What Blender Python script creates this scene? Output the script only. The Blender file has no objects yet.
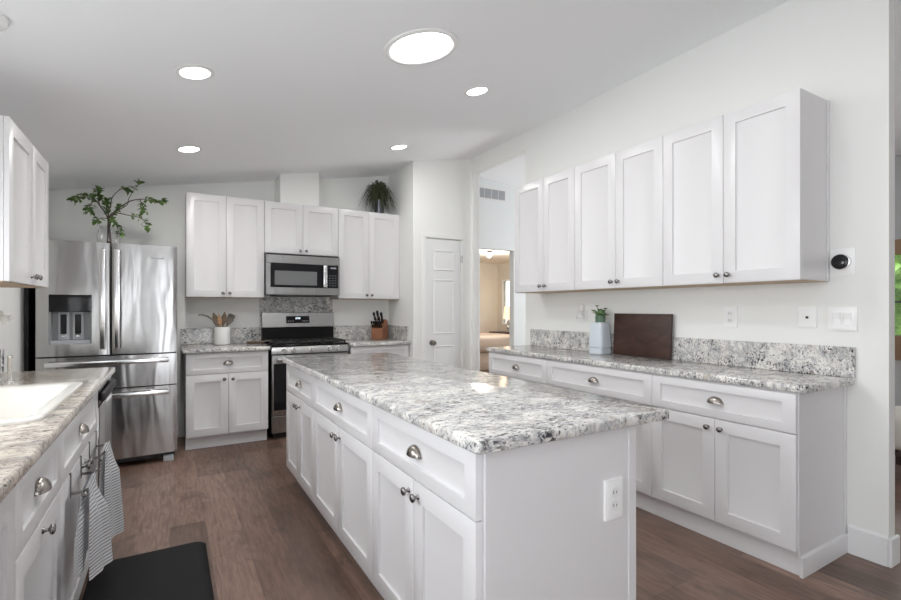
import bpy, bmesh, math, random
from mathutils import Vector, Matrix

random.seed(7)
PI = math.pi
SC = bpy.context.scene
COL = SC.collection

# ------------------------------------------------------------------ camera
cam_d = bpy.data.cameras.new('camera')
cam_d.sensor_width = 36.0
cam_d.lens = 475.35 / 901 * 36
cam_d.shift_y = 0.00946
cam_d.clip_start = 0.02
cam = bpy.data.objects.new('camera', cam_d)
cam.location = (0, 0, 1.27)
cam.rotation_euler = (PI / 2, 0, -math.radians(30.527))
COL.objects.link(cam)
SC.camera = cam

# ------------------------------------------------------------------ world
W = bpy.data.worlds.new('world')
SC.world = W
W.use_nodes = True
bg = W.node_tree.nodes['Background']
bg.inputs['Color'].default_value = (0.91, 0.95, 1.0, 1)
bg.inputs['Strength'].default_value = 3.3


# ------------------------------------------------------------------ lights
def area(name, loc, rot, sx, sy, power, color=(1, 1, 1), shape='RECTANGLE', spread=PI):
    d = bpy.data.lights.new(name, 'AREA')
    d.shape = shape
    d.size = sx
    d.size_y = sy
    d.energy = power
    d.color = color
    d.spread = spread
    o = bpy.data.objects.new(name, d)
    o.location = loc
    o.rotation_euler = rot
    COL.objects.link(o)
    return o


# sink-window daylight, plus added fill lamps at the rear, dining and hall sides
area('fill_rear', (1.05, -3.45, 1.15), (PI / 2 + .75, 0, 0), 0.9, 2.0, 6, (0.97, 0.98, 1.0))
area('daylight_sink_window', (-1.0, 2.05, 1.49), (0, -PI / 2 + .25, 0), 0.7, 1.0, 4, (0.97, 0.98, 1.0), 'RECTANGLE', 2.0)
area('fill_dining', (6.0, -1.2, 1.3), (0, PI / 2, 0), 1.8, 2.4, 3, (0.97, 0.98, 1.0))
area('fill_hall', (6.1, 3.9, 1.5), (0, PI / 2, 0), 1.6, 1.4, 42, (0.97, 0.98, 1.0))

# ------------------------------------------------------------------ exposure
vs = SC.view_settings
SC.display_settings.display_device = 'sRGB'
vs.view_transform = 'Standard'
vs.look = 'None'
vs.gamma = 1
vs.use_curve_mapping = False
vs.exposure = 0.49
SC.cycles.max_bounces = 14
SC.cycles.diffuse_bounces = 10
SC.cycles.use_denoising = True


# ------------------------------------------------------------------ materials
def mat(name, color, rough=0.5, metal=0.0, **kw):
    m = bpy.data.materials.new(name)
    m.use_nodes = True
    p = m.node_tree.nodes['Principled BSDF']
    p.inputs['Base Color'].default_value = (*color, 1)
    p.inputs['Roughness'].default_value = rough
    p.inputs['Metallic'].default_value = metal
    for k, v in kw.items():
        p.inputs[k.replace('_', ' ')].default_value = v
    return m


def nodes(m):
    nt = m.node_tree
    return nt, nt.nodes, nt.links, nt.nodes['Principled BSDF']


def noise(nt, vec, scale, detail=3, rough=0.5, dist=0.0):
    n = nt.nodes.new('ShaderNodeTexNoise')
    n.inputs['Scale'].default_value = scale
    n.inputs['Detail'].default_value = detail
    n.inputs['Roughness'].default_value = rough
    n.inputs['Distortion'].default_value = dist
    nt.links.new(vec, n.inputs['Vector'])
    return n.outputs[0]


def ramp(nt, fac, stops):
    r = nt.nodes.new('ShaderNodeValToRGB')
    e = r.color_ramp.elements
    while len(e) < len(stops):
        e.new(0.5)
    for i, (pos, c) in enumerate(stops):
        e[i].position = pos
        e[i].color = (*c, 1) if len(c) == 3 else c
    nt.links.new(fac, r.inputs[0])
    return r.outputs[0]


def mixc(nt, fac, a, b, mode='MIX'):
    n = nt.nodes.new('ShaderNodeMix')
    n.data_type = 'RGBA'
    n.blend_type = mode
    if isinstance(fac, (int, float)):
        n.inputs[0].default_value = fac
    else:
        nt.links.new(fac, n.inputs[0])
    for s, v in ((6, a), (7, b)):
        if isinstance(v, tuple):
            n.inputs[s].default_value = (*v, 1)
        else:
            nt.links.new(v, n.inputs[s])
    return n.outputs[2]


def mapped(nt, scale=(1, 1, 1), rot=(0, 0, 0), coord='Object'):
    t = nt.nodes.new('ShaderNodeTexCoord')
    mp = nt.nodes.new('ShaderNodeMapping')
    mp.inputs['Scale'].default_value = scale
    mp.inputs['Rotation'].default_value = rot
    nt.links.new(t.outputs[coord], mp.inputs['Vector'])
    return mp.outputs[0]


def bump(nt, p, height, strength=0.2, dist=0.002):
    b = nt.nodes.new('ShaderNodeBump')
    b.inputs['Strength'].default_value = strength
    b.inputs['Distance'].default_value = dist
    nt.links.new(height, b.inputs['Height'])
    nt.links.new(b.outputs[0], p.inputs['Normal'])


def paint(name, color, rough=0.6, tex=0.12):
    m = mat(name, color, rough)
    nt, N, L, p = nodes(m)
    v = mapped(nt)
    bump(nt, p, noise(nt, v, 160, 2), tex, 0.001)
    return m


def granite(name, tint=(1, 1, 1), lo=.44, fine=1.0):
    m = mat(name, (0.7, 0.68, 0.65), 0.12)
    nt, N, L, p = nodes(m)
    v = mapped(nt, (1, 1.0, 1), (0.2, 0.3, 0.35))
    vs_ = mapped(nt, (1.0, 2.3, 1.6), (0.1, 0.2, 0.5))
    t = lambda c: tuple(a * b for a, b in zip(c, tint))
    base = ramp(nt, noise(nt, v, 12, 6, 0.62, 0.8), [(0.34, t((0.46, 0.45, 0.44))), (0.46, t((0.66, 0.645, 0.615))), (0.58, t((0.80, 0.78, 0.74)))])
    tan = ramp(nt, noise(nt, v, 13, 4, 0.6, 0.5), [(0.58, (0, 0, 0)), (0.72, (.75, .75, .75))])
    c = mixc(nt, tan, base, t((0.50, 0.43, 0.36)))
    # grey flowing veins
    vein = ramp(nt, noise(nt, vs_, 4.5, 8, 0.7, 1.6), [(0.49, (0, 0, 0)), (0.55, (0.75, 0.75, 0.75)), (0.60, (0, 0, 0))])
    c = mixc(nt, vein, c, t((0.30, 0.31, 0.335)))
    # dark crystals, gathered in patches
    mask = ramp(nt, noise(nt, vs_, 6 * fine, 3, 0.6, 0.6), [(lo, (.10, .10, .10)), (lo + .16, (1, 1, 1))])
    spk = ramp(nt, noise(nt, vs_, 44 * fine, 5, 0.68, 0.5), [(0.522, (0, 0, 0)), (0.565, (1, 1, 1))])
    dark = mixc(nt, 1.0, mask, spk, 'MULTIPLY')
    c = mixc(nt, dark, c, (0.040, 0.040, 0.046))
    spk2 = ramp(nt, noise(nt, v, 85, 3, 0.6, 0.2), [(0.60, (0, 0, 0)), (0.66, (1, 1, 1))])
    c = mixc(nt, spk2, c, (0.085, 0.083, 0.085))
    spk3 = ramp(nt, noise(nt, v, 30, 2, 0.5, 0.2), [(0.68, (0, 0, 0)), (0.74, (1, 1, 1))])
    c = mixc(nt, spk3, c, t((0.24, 0.17, 0.14)))
    L.new(c, p.inputs['Base Color'])
    return m


def wood_floor():
    m = mat('oak_floor', (0.2, 0.14, 0.1), 0.36)
    nt, N, L, p = nodes(m)
    t = N.new('ShaderNodeTexCoord')
    mp = N.new('ShaderNodeMapping')
    mp.inputs['Rotation'].default_value = (0, 0, PI / 2)
    L.new(t.outputs['Object'], mp.inputs['Vector'])
    b = N.new('ShaderNodeTexBrick')
    b.offset = 0.37
    b.offset_frequency = 3
    b.inputs['Scale'].default_value = 1.0
    b.inputs['Brick Width'].default_value = 1.35
    b.inputs['Row Height'].default_value = 0.18
    b.inputs['Mortar Size'].default_value = 0.0012
    b.inputs['Mortar Smooth'].default_value = 0.1
    b.inputs['Bias'].default_value = 0.0
    b.inputs['Color1'].default_value = (0.122, 0.074, 0.056, 1)
    b.inputs['Color2'].default_value = (0.255, 0.165, 0.127, 1)
    b.inputs['Mortar'].default_value = (0.10, 0.066, 0.052, 1)
    L.new(mp.outputs[0], b.inputs['Vector'])
    g = mapped(nt, (9.0, 0.9, 1))
    grain = noise(nt, g, 6, 6, 0.65, 0.5)
    gr = ramp(nt, grain, [(0.28, (0.60, 0.57, 0.55)), (0.72, (1.30, 1.28, 1.26))])
    c = mixc(nt, 1.0, b.outputs['Color'], gr, 'MULTIPLY')
    k = mapped(nt, (1.7, 1.0, 1))
    kn = ramp(nt, noise(nt, k, 3.2, 5, 0.62, 0.8), [(0.52, (0, 0, 0)), (0.70, (0.85, 0.85, 0.85))])
    c = mixc(nt, kn, c, (0.066, 0.039, 0.030))
    w = ramp(nt, noise(nt, k, 1.6, 3, 0.5, 0.3), [(0.45, (0, 0, 0)), (0.75, (0.45, 0.45, 0.45))])
    c = mixc(nt, w, c, (0.285, 0.195, 0.156))
    L.new(c, p.inputs['Base Color'])
    rr = ramp(nt, grain, [(0.3, (0.42, 0.42, 0.42)), (0.7, (0.32, 0.32, 0.32))])
    L.new(rr, p.inputs['Roughness'])
    bump(nt, p, grain, 0.12, 0.001)
    return m


def steel(name, color=(0.47, 0.465, 0.46), rough=0.21, wave=0.45):
    m = mat(name, color, rough, 1.0)
    nt, N, L, p = nodes(m)
    v = mapped(nt, (5.0, 5.0, 1.0))
    f = mapped(nt, (600, 600, 6))
    n1 = noise(nt, v, 1.3, 2, 0.5, 0.3)
    if wave:
        b = N.new('ShaderNodeBump')
        b.inputs['Strength'].default_value = wave
        b.inputs['Distance'].default_value = 0.02
        L.new(n1, b.inputs['Height'])
        L.new(b.outputs[0], p.inputs['Normal'])
    r = ramp(nt, noise(nt, f, 1, 2), [(0.3, (rough * 0.95,) * 3), (0.7, (rough * 1.06,) * 3)])
    L.new(r, p.inputs['Roughness'])
    return m


def wood(name, c1, c2, scale=(3, 3, 40), rough=0.5):
    m = mat(name, c1, rough)
    nt, N, L, p = nodes(m)
    v = mapped(nt, scale)
    n = noise(nt, v, 2.5, 5, 0.6, 1.0)
    L.new(ramp(nt, n, [(0.3, c1), (0.7, c2)]), p.inputs['Base Color'])
    return m


def towel_mat():
    m = mat('striped_cloth', (0.8, 0.8, 0.8), 0.9)
    nt, N, L, p = nodes(m)
    t = N.new('ShaderNodeUVMap')
    s = N.new('ShaderNodeSeparateXYZ')
    L.new(t.outputs[0], s.inputs[0])
    ma = N.new('ShaderNodeMath')
    ma.operation = 'FRACT'
    mu = N.new('ShaderNodeMath')
    mu.operation = 'MULTIPLY'
    mu.inputs[1].default_value = 1 / 0.0125
    L.new(s.outputs[1], mu.inputs[0])
    L.new(mu.outputs[0], ma.inputs[0])
    c = ramp(nt, ma.outputs[0], [(0.58, (0.82, 0.82, 0.82)), (0.66, (0.26, 0.28, 0.33)), (0.88, (0.26, 0.28, 0.33)), (0.96, (0.82, 0.82, 0.82))])
    L.new(c, p.inputs['Base Color'])
    bump(nt, p, noise(nt, mapped(nt), 220, 2), 0.3, 0.002)
    return m


def glow(name, color, strength):
    m = mat(name, color, 0.5)
    p = m.node_tree.nodes['Principled BSDF']
    p.inputs['Emission Color'].default_value = (*color, 1)
    p.inputs['Emission Strength'].default_value = strength
    return m


def leafmat(name, c1, c2):
    m = mat(name, c1, 0.45)
    nt, N, L, p = nodes(m)
    n = noise(nt, mapped(nt), 25, 3)
    L.new(ramp(nt, n, [(0.35, c1), (0.65, c2)]), p.inputs['Base Color'])
    return m


def glassmat(name, color=(1, 1, 1), rough=0.0, ior=1.45):
    return mat(name, color, rough, 0.0, Transmission_Weight=1.0, IOR=ior)


M = dict(
    wall=paint('wall_paint', (0.83, 0.835, 0.81), 0.65),
    ceil=paint('ceiling_paint', (0.89, 0.90, 0.915), 0.7),
    hall=paint('hall_paint', (0.78, 0.81, 0.81), 0.65),
    bedroom=paint('bedroom_paint', (0.62, 0.58, 0.51), 0.7),
    dining=paint('dining_paint', (0.46, 0.47, 0.48), 0.6),
    trim=paint('trim_paint', (0.80, 0.805, 0.80), 0.4, 0.03),
    cab=paint('cabinet_white', (0.715, 0.705, 0.71), 0.30, 0.03),
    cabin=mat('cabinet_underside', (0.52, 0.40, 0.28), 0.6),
    granite=granite('granite'),
    granite2=granite('granite_warm_lit', (0.92, 0.855, 0.78), .54, 1.1),  # same granite with warm light mixed into its tint, fewer dark flecks
    floor=wood_floor(),
    steel=steel('brushed_steel'),
    steel2=steel('plain_steel', (0.36, 0.355, 0.35), 0.28, 0.2),
    bright=mat('bright_steel', (0.80, 0.80, 0.80), 0.18, 1.0),
    nickel=mat('brushed_nickel', (0.34, 0.31, 0.285), 0.26, 1.0),
    pewter=mat('dark_nickel', (0.27, 0.26, 0.255), 0.27, 1.0),
    black=mat('black_enamel', (0.010, 0.010, 0.011), 0.14, Specular_IOR_Level=0.25),
    soot=mat('black_backguard', (0.010, 0.009, 0.009), 0.35, Specular_IOR_Level=0.12),
    blackm=mat('black_matte', (0.018, 0.018, 0.019), 0.55),
    iron=mat('cast_iron', (0.02, 0.02, 0.02), 0.5),
    dglass=mat('dark_glass', (0.010, 0.010, 0.012), 0.05, Specular_IOR_Level=0.35),
    mwglass=mat('microwave_screen', (0.17, 0.175, 0.18), 0.12),
    darkgrey=mat('dark_grey', (0.06, 0.065, 0.07), 0.45),
    midgrey=mat('mid_grey', (0.30, 0.31, 0.32), 0.4),
    lightgrey=mat('light_grey', (0.48, 0.50, 0.53), 0.4),
    plastic=mat('white_plastic', (0.80, 0.80, 0.79), 0.35),
    plasticw=mat('ivory_plastic', (0.90, 0.90, 0.89), 0.25),
    ceramic=mat('white_ceramic', (0.82, 0.82, 0.80), 0.15),
    sink=mat('sink_enamel', (0.83, 0.81, 0.76), 0.12),
    bluecer=mat('pale_blue_ceramic', (0.58, 0.63, 0.68), 0.35),
    mat_=mat('black_rubber', (0.009, 0.009, 0.010), 0.6, Specular_IOR_Level=0.2),
    towel=towel_mat(),
    walnut=wood('walnut', (0.024, 0.010, 0.007), (0.066, 0.028, 0.019), (5, 2.5, 5), 0.45),
    walnut2=wood('walnut_edge', (0.16, 0.10, 0.06), (0.24, 0.16, 0.10)),
    block=wood('cherry_wood', (0.20, 0.075, 0.035), (0.33, 0.14, 0.07), (4, 4, 25), 0.4),
    spoon=wood('spoon_wood', (0.34, 0.19, 0.10), (0.50, 0.31, 0.18), (6, 6, 30), 0.6),
    spoon2=wood('dark_spoon_wood', (0.13, 0.085, 0.055), (0.22, 0.15, 0.10), (6, 6, 30), 0.6),
    olive=wood('greybrown_wood', (0.10, 0.085, 0.07), (0.20, 0.17, 0.14), (6, 6, 30), 0.6),
    leaf=leafmat('branch_leaf', (0.045, 0.095, 0.018), (0.12, 0.20, 0.045)),
    darkleaf=leafmat('grass_leaf', (0.016, 0.024, 0.008), (0.070, 0.080, 0.028)),
    suc=leafmat('succulent_leaf', (0.06, 0.13, 0.05), (0.20, 0.30, 0.14)),
    hedge=leafmat('hedge_leaf', (0.09, 0.24, 0.03), (0.30, 0.50, 0.09)),
    bark=mat('twig', (0.10, 0.07, 0.055), 0.7),
    glass=glassmat('clear_glass'),
    pot=mat('dark_chrome', (0.10, 0.10, 0.11), 0.12, 1.0),
    greenpot=mat('green_glaze', (0.09, 0.16, 0.10), 0.2),
    brass=mat('hinge_metal', (0.50, 0.50, 0.50), 0.3, 1.0),
    lens=glow('lamp_lens', (1, 0.99, 0.97), 9.0),
    tube=glow('skylight_lens', (0.97, 0.99, 1.0), 10.0),
    shade=glow('lit_lampshade', (1.0, 0.72, 0.42), 0.75),
    bulbglow=glow('ceiling_globe', (1.0, 0.93, 0.84), 3.0),
    digits=glow('display_digits', (0.85, 0.95, 1.0), 1.6),
    bed=mat('beige_coverlet', (0.56, 0.47, 0.40), 0.9),
    night=mat('dark_furniture', (0.035, 0.022, 0.016), 0.45),
    cream=mat('cream_upholstery', (0.60, 0.57, 0.53), 0.85),
    winwood=wood('window_wood', (0.20, 0.11, 0.06), (0.30, 0.18, 0.10)),
    shadefab=mat('woven_shade', (0.30, 0.19, 0.11), 0.8),
    lawn=leafmat('lawn', (0.08, 0.16, 0.04), (0.16, 0.26, 0.07)),
    petal=mat('white_petal', (0.82, 0.82, 0.80), 0.6),
    logo=mat('logo_grey', (0.22, 0.22, 0.23), 0.3, 0.8),
    toekick=mat('toe_shadow_board', (0.60, 0.60, 0.60), 0.5),
)


# ------------------------------------------------------------------ mesh helpers
class MB:
    def __init__(self):
        self.bm = bmesh.new()

    def _bev(self, faces, b, seg=1):
        if b <= 0:
            return
        es = {e for f in faces for e in f.edges}
        bmesh.ops.bevel(self.bm, geom=list(es), offset=b, segments=seg, affect='EDGES', profile=0.5, clamp_overlap=True)

    def box(self, lo, hi, b=0.0, seg=1):
        bm = self.bm
        c = [(lo[0], hi[0]), (lo[1], hi[1]), (lo[2], hi[2])]
        v = [bm.verts.new((c[0][i], c[1][j], c[2][k])) for i in (0, 1) for j in (0, 1) for k in (0, 1)]
        fs = []
        for q in ((0, 1, 3, 2), (4, 6, 7, 5), (0, 4, 5, 1), (2, 3, 7, 6), (0, 2, 6, 4), (1, 5, 7, 3)):
            fs.append(bm.faces.new([v[i] for i in q]))
        self._bev(fs, b, seg)
        return self

    def prism(self, pts, axis, a0, a1, b=0.0, seg=1):
        """polygon pts (2D, the two other axes in order) extruded along axis from a0 to a1"""
        bm = self.bm

        def mk(p, a):
            p = list(p)
            p.insert(axis, a)
            return bm.verts.new(p)
        A = [mk(p, a0) for p in pts]
        B = [mk(p, a1) for p in pts]
        fs = [bm.faces.new(A[::-1]), bm.faces.new(B)]
        n = len(pts)
        for i in range(n):
            fs.append(bm.faces.new([A[i], A[(i + 1) % n], B[(i + 1) % n], B[i]]))
        bmesh.ops.recalc_face_normals(bm, faces=fs)
        self._bev(fs, b, seg)
        return self

    def lathe(self, prof, c=(0, 0, 0), axis=2, seg=24, sgn=1):
        """prof: list of (radius, height); revolve about axis through c"""
        bm = self.bm
        rings = []
        for r, h in prof:
            ring = []
            if r < 1e-6:
                p = [0, 0, 0]
                p[axis] = h * sgn
                ring = [bm.verts.new([p[i] + c[i] for i in range(3)])]
            else:
                for k in range(seg):
                    a = 2 * PI * k / seg
                    p = [0, 0, 0]
                    p[(axis + 1) % 3] = r * math.cos(a)
                    p[(axis + 2) % 3] = r * math.sin(a)
                    p[axis] = h * sgn
                    ring.append(bm.verts.new([p[i] + c[i] for i in range(3)]))
            rings.append(ring)
        fs = []
        for a, b in zip(rings, rings[1:]):
            for k in range(seg):
                k2 = (k + 1) % seg
                if len(a) == 1 and len(b) == 1:
                    continue
                if len(a) == 1:
                    fs.append(bm.faces.new([a[0], b[k], b[k2]]))
                elif len(b) == 1:
                    fs.append(bm.faces.new([a[k], a[k2], b[0]]))
                else:
                    fs.append(bm.faces.new([a[k], a[k2], b[k2], b[k]]))
        for ring in (rings[0], rings[-1]):
            if len(ring) > 2:
                fs.append(bm.faces.new(ring))
        bmesh.ops.recalc_face_normals(bm, faces=fs)
        return self

    def tube(self, path, r, seg=10, r1=None):
        bm = self.bm
        pts = [Vector(p) for p in path]
        n = len(pts)
        rings = []
        up = Vector((0, 0, 1))
        prev = None
        for i, p in enumerate(pts):
            d = (pts[min(i + 1, n - 1)] - pts[max(i - 1, 0)]).normalized()
            if prev is None:
                ref = up if abs(d.z) < 0.95 else Vector((1, 0, 0))
                x = d.cross(ref).normalized()
            else:
                x = (prev - d * prev.dot(d)).normalized()
            prev = x
            y = d.cross(x)
            rr = r if r1 is None else r + (r1 - r) * i / (n - 1)
            rings.append([bm.verts.new(p + (x * math.cos(2 * PI * k / seg) + y * math.sin(2 * PI * k / seg)) * rr) for k in range(seg)])
        fs = []
        for a, b in zip(rings, rings[1:]):
            for k in range(seg):
                fs.append(bm.faces.new([a[k], a[(k + 1) % seg], b[(k + 1) % seg], b[k]]))
        fs.append(bm.faces.new(rings[0]))
        fs.append(bm.faces.new(rings[-1]))
        bmesh.ops.recalc_face_normals(bm, faces=fs)
        return self

    def loft(self, rings, cap0=True, cap1=True):
        bm = self.bm
        R = [[bm.verts.new(p) for p in ring] for ring in rings]
        n = len(R[0])
        fs = []
        for a, b in zip(R, R[1:]):
            for k in range(n):
                fs.append(bm.faces.new([a[k], a[(k + 1) % n], b[(k + 1) % n], b[k]]))
        if cap0:
            fs.append(bm.faces.new(R[0]))
        if cap1:
            fs.append(bm.faces.new(R[-1]))
        bmesh.ops.recalc_face_normals(bm, faces=fs)
        return self

    def framed(self, x0, x1, z0, z1, rim, y0, thick, rec, bead=0.006, b=0.0018):
        """shaker front: flat frame of width rim with a sunk centre panel; front at y0, body towards +y"""
        bm = self.bm

        def rect(a, c, d, e, y):
            return [bm.verts.new(p) for p in ((a, y, d), (c, y, d), (c, y, e), (a, y, e))]
        rx, rz = (rim, rim) if not isinstance(rim, tuple) else rim
        O = rect(x0, x1, z0, z1, y0)
        I = rect(x0 + rx, x1 - rx, z0 + rz, z1 - rz, y0)
        P0 = rect(x0 + rx + .001, x1 - rx - .001, z0 + rz + .001, z1 - rz - .001, y0 + rec * .8)
        P = rect(x0 + rx + bead, x1 - rx - bead, z0 + rz + bead, z1 - rz - bead, y0 + rec)
        Bk = rect(x0, x1, z0, z1, y0 + thick)
        fs = []
        for a, c in ((O, I), (I, P0), (P0, P), (Bk, O)):
            for k in range(4):
                fs.append(bm.faces.new([a[k], a[(k + 1) % 4], c[(k + 1) % 4], c[k]]))
        fs.append(bm.faces.new(P))
        fs.append(bm.faces.new(Bk[::-1]))
        bmesh.ops.recalc_face_normals(bm, faces=fs)
        es = [e for e in bm.edges if all(v in O for v in e.verts)]
        if b:
            bmesh.ops.bevel(bm, geom=es, offset=b, segments=2, affect='EDGES', profile=0.5)
        return self

    def build(self, name, material, parent=None, loc=None, rotz=0.0, smooth=True):
        me = bpy.data.meshes.new(name)
        self.bm.to_mesh(me)
        self.bm.free()
        me.materials.append(material)
        o = bpy.data.objects.new(name, me)
        COL.objects.link(o)
        if smooth:
            for p in me.polygons:
                p.use_smooth = True
            me.set_sharp_from_angle(angle=math.radians(32))
        if parent is not None:
            o.parent = parent
        if loc is not None:
            o.location = loc
        o.rotation_euler = (0, 0, rotz)
        return o


def thing(name, label, cat, loc=(0, 0, 0), rotz=0.0, group=None):
    o = bpy.data.objects.new(name, None)
    o.empty_display_size = 0.1
    COL.objects.link(o)
    o.location = loc
    o.rotation_euler = (0, 0, rotz)
    return tag(o, label, cat, group)


def tag(o, label, cat, group=None):
    o['label'] = label
    o['category'] = cat
    if group:
        o['group'] = group
    return o


def struct(o):
    o['kind'] = 'structure'
    return o


def rrect(x0, x1, y0, y1, r, z, n=5):
    pts = []
    for cx, cy, a0 in ((x1 - r, y1 - r, 0), (x0 + r, y1 - r, PI / 2), (x0 + r, y0 + r, PI), (x1 - r, y0 + r, 1.5 * PI)):
        for k in range(n + 1):
            a = a0 + PI / 2 * k / n
            pts.append((cx + r * math.cos(a), cy + r * math.sin(a), z))
    return pts


# ------------------------------------------------------------------ dimensions
XR, XR2 = 3.05, 3.125          # the cabinet wall, its two faces
XL = -0.95                    # sink wall
YB = 5.40                     # range wall
YR = -3.6                     # rear of the house
CT0, CT1 = 0.876, 0.912       # worktop underside and top
XRIDGE = 3.10


def cz(x):
    """ceiling height"""
    if x <= XRIDGE:
        return 2.4788 + 0.18072 * x
    return 2.4788 + 0.18072 * XRIDGE - 0.08 * (x - XRIDGE)


# ------------------------------------------------------------------ structure
struct(MB().box((-1.1, YR - .1, -0.1), (9.0, 10.3, 0)).build('floor', M['floor']))
struct(MB().prism([(XL - .1, cz(XL - .1)), (XRIDGE, cz(XRIDGE)), (6.3, cz(6.3)), (6.3, 3.4), (XL - .1, 3.4)], 1, YR - .1, 5.3).prism(
    [(XL - .1, cz(XL - .1)), (XR - .65, cz(XR - .65)), (XR - .65, 3.4), (XL - .1, 3.4)], 1, 5.3, 5.5).build('ceiling', M['ceil']))

# range wall, with the ceiling's slope along its top
struct(MB().prism([(XL - .1, 0), (2.40, 0), (2.40, cz(2.40)), (XL - .1, cz(XL - .1))], 1, YB, YB + .1).build('wall_back', M['wall']))
# sink wall with a window opening, plus an unseen one added for side light
wy0, wy1, wz0, wz1 = 1.5, 2.6, 1.12, 1.85
w = MB()
h = cz(XL - .1)
for lo, hi in (((XL - .1, YR, 0), (XL, -1.3, h)), ((XL - .1, -1.3, 0), (XL, 1.1, .7)), ((XL - .1, -1.3, 2.1), (XL, 1.1, h)), ((XL - .1, 1.1, 0), (XL, wy0, h)), ((XL - .1, wy1, 0), (XL, YB, h)), ((XL - .1, wy0, 0), (XL, wy1, wz0)), ((XL - .1, wy0, wz1), (XL, wy1, h))):
    w.box(lo, hi)
struct(w.build('wall_left', M['wall']))
# pantry closet
struct(MB().prism([(2.301, 0), (2.40, 0), (2.40, cz(2.40)), (2.301, cz(2.301))], 1, 4.806, YB).build('wall_pantry_side', M['wall']))
w = MB()
w.prism([(2.301, 0), (2.452, 0), (2.452, cz(2.452)), (2.301, cz(2.301))], 1, 4.706, 4.806)
w.prism([(2.923, 0), (XR, 0), (XR, cz(XR)), (2.923, cz(2.923))], 1, 4.706, 4.806)
w.prism([(2.452, 2.064), (2.923, 2.064), (2.923, cz(2.923)), (2.452, cz(2.452))], 1, 4.706, 4.806)
struct(w.build('wall_pantry', M['wall']))
# cabinet wall: solid, a header over the tall opening, a stub beyond it
w = MB()
top = [(XR, cz(XR)), (XRIDGE, cz(XRIDGE)), (XR2, cz(XR2))]
w.prism([(XR, 0), (XR2, 0)] + top[::-1], 1, 0.92, 3.701)
w.prism([(XR, 2.85), (XR2, 2.85)] + top[::-1], 1, 3.701, 4.648)
w.prism([(XR, 0), (XR2, 0)] + top[::-1], 1, 4.648, 5.2)
struct(w.build('wall_right', M['wall']))
# hall wall with the doorway to the bedroom
w = MB()
w.prism([(XR, 0), (3.3, 0), (3.3, cz(3.3)), (XRIDGE, cz(XRIDGE)), (XR, cz(XR))], 1, 5.2, 5.3)
w.prism([(4.08, 0), (6.2, 0), (6.2, cz(6.2)), (4.08, cz(4.08))], 1, 5.2, 5.3)
w.prism([(3.3, 2.066), (4.08, 2.066), (4.08, cz(4.08)), (3.3, cz(3.3))], 1, 5.2, 5.3)
struct(w.build('wall_hall', M['hall']))
# bedroom shell
struct(MB().box((2.45, 9.8, 0), (7.3, 9.9, 2.4)).build('wall_bedroom_back', M['bedroom']))
w = MB()
for lo, hi in (((7.17, 5.3, 0), (7.27, 9.28, 2.4)), ((7.17, 9.55, 0), (7.27, 9.8, 2.4)), ((7.17, 9.28, 0), (7.27, 9.55, .9)), ((7.17, 9.28, 1.95), (7.27, 9.55, 2.4))):
    w.box(lo, hi)
struct(w.build('wall_bedroom_right', M['bedroom']))
struct(MB().box((2.45, 5.5, 0), (2.55, 9.8, 2.4)).build('wall_bedroom_left', M['bedroom']))
struct(MB().box((2.45, 5.3, 2.4), (7.3, 9.9, 2.5)).build('ceiling_bedroom', M['bedroom']))
# dining side wall with the garden window
w = MB()
dy0, dy1, dz0, dz1 = 0.7, 2.35, 1.0, 1.86
zt = cz(6.2)
for lo, hi in (((6.2, YR, 0), (6.3, dy0, zt - .01)), ((6.2, dy1, 0), (6.3, 5.3, zt - .01)), ((6.2, dy0, 0), (6.3, dy1, dz0)), ((6.2, dy0, dz1), (6.3, dy1, zt - .01))):
    w.box(lo, hi)
struct(w.build('wall_dining', M['dining']))
# unseen rear wall; slits and opening shaped for light and streaks on the steel
w = MB()
def rw(x0, x1, z0, z1=None):
    if z1 is None:
        pts = [(x0, z0), (x1, z0), (x1, cz(x1))]
        if x0 < XRIDGE < x1:
            pts.append((XRIDGE, cz(XRIDGE)))
        pts.append((x0, cz(x0)))
    else:
        pts = [(x0, z0), (x1, z0), (x1, z1), (x0, z1)]
    w.prism(pts, 1, YR - .1, YR)
rw(XL - .1, -0.62, 0); rw(-0.62, -0.54, 2.15); rw(-0.54, 0.14, 0); rw(0.14, 0.20, 2.15); rw(0.20, 0.60, 0); rw(0.60, 1.5, 2.15); rw(1.5, 2.25, 0); rw(2.25, 6.2, 0)
struct(w.build('wall_rear', M['wall']))

# duct chase between the uppers
struct(MB().prism([(0.975, 2.359), (1.375, 2.359), (1.375, cz(1.375)), (0.975, cz(0.975))], 1, 5.10, YB).build('wall_chase', M['wall']))

# baseboards of the cabinet wall end
b_ = MB()
b_.prism([(XR - .016, 0), (XR, 0), (XR, .145), (XR - .008, .145), (XR - .016, .135)], 1, 0.9205, 1.080)
b_.box((XR - .016, 0.904, 0), (XR2 + .016, 0.92, .138), .003)
struct(b_.build('baseboard_right', M['trim']))
struct(MB().box((2.301, 4.694, 0), (2.43, 4.706, .13), .003).box((2.94, 4.694, 0), (XR, 4.706, .13), .003).build('baseboard_pantry', M['trim']))
# jamb liner of the tall opening (thin lip seen at its head)
struct(MB().box((XR2 - .004, 4.640, 0), (XR2 + .012, 4.648, 2.85)).build('trim_1', M['trim']))

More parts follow.
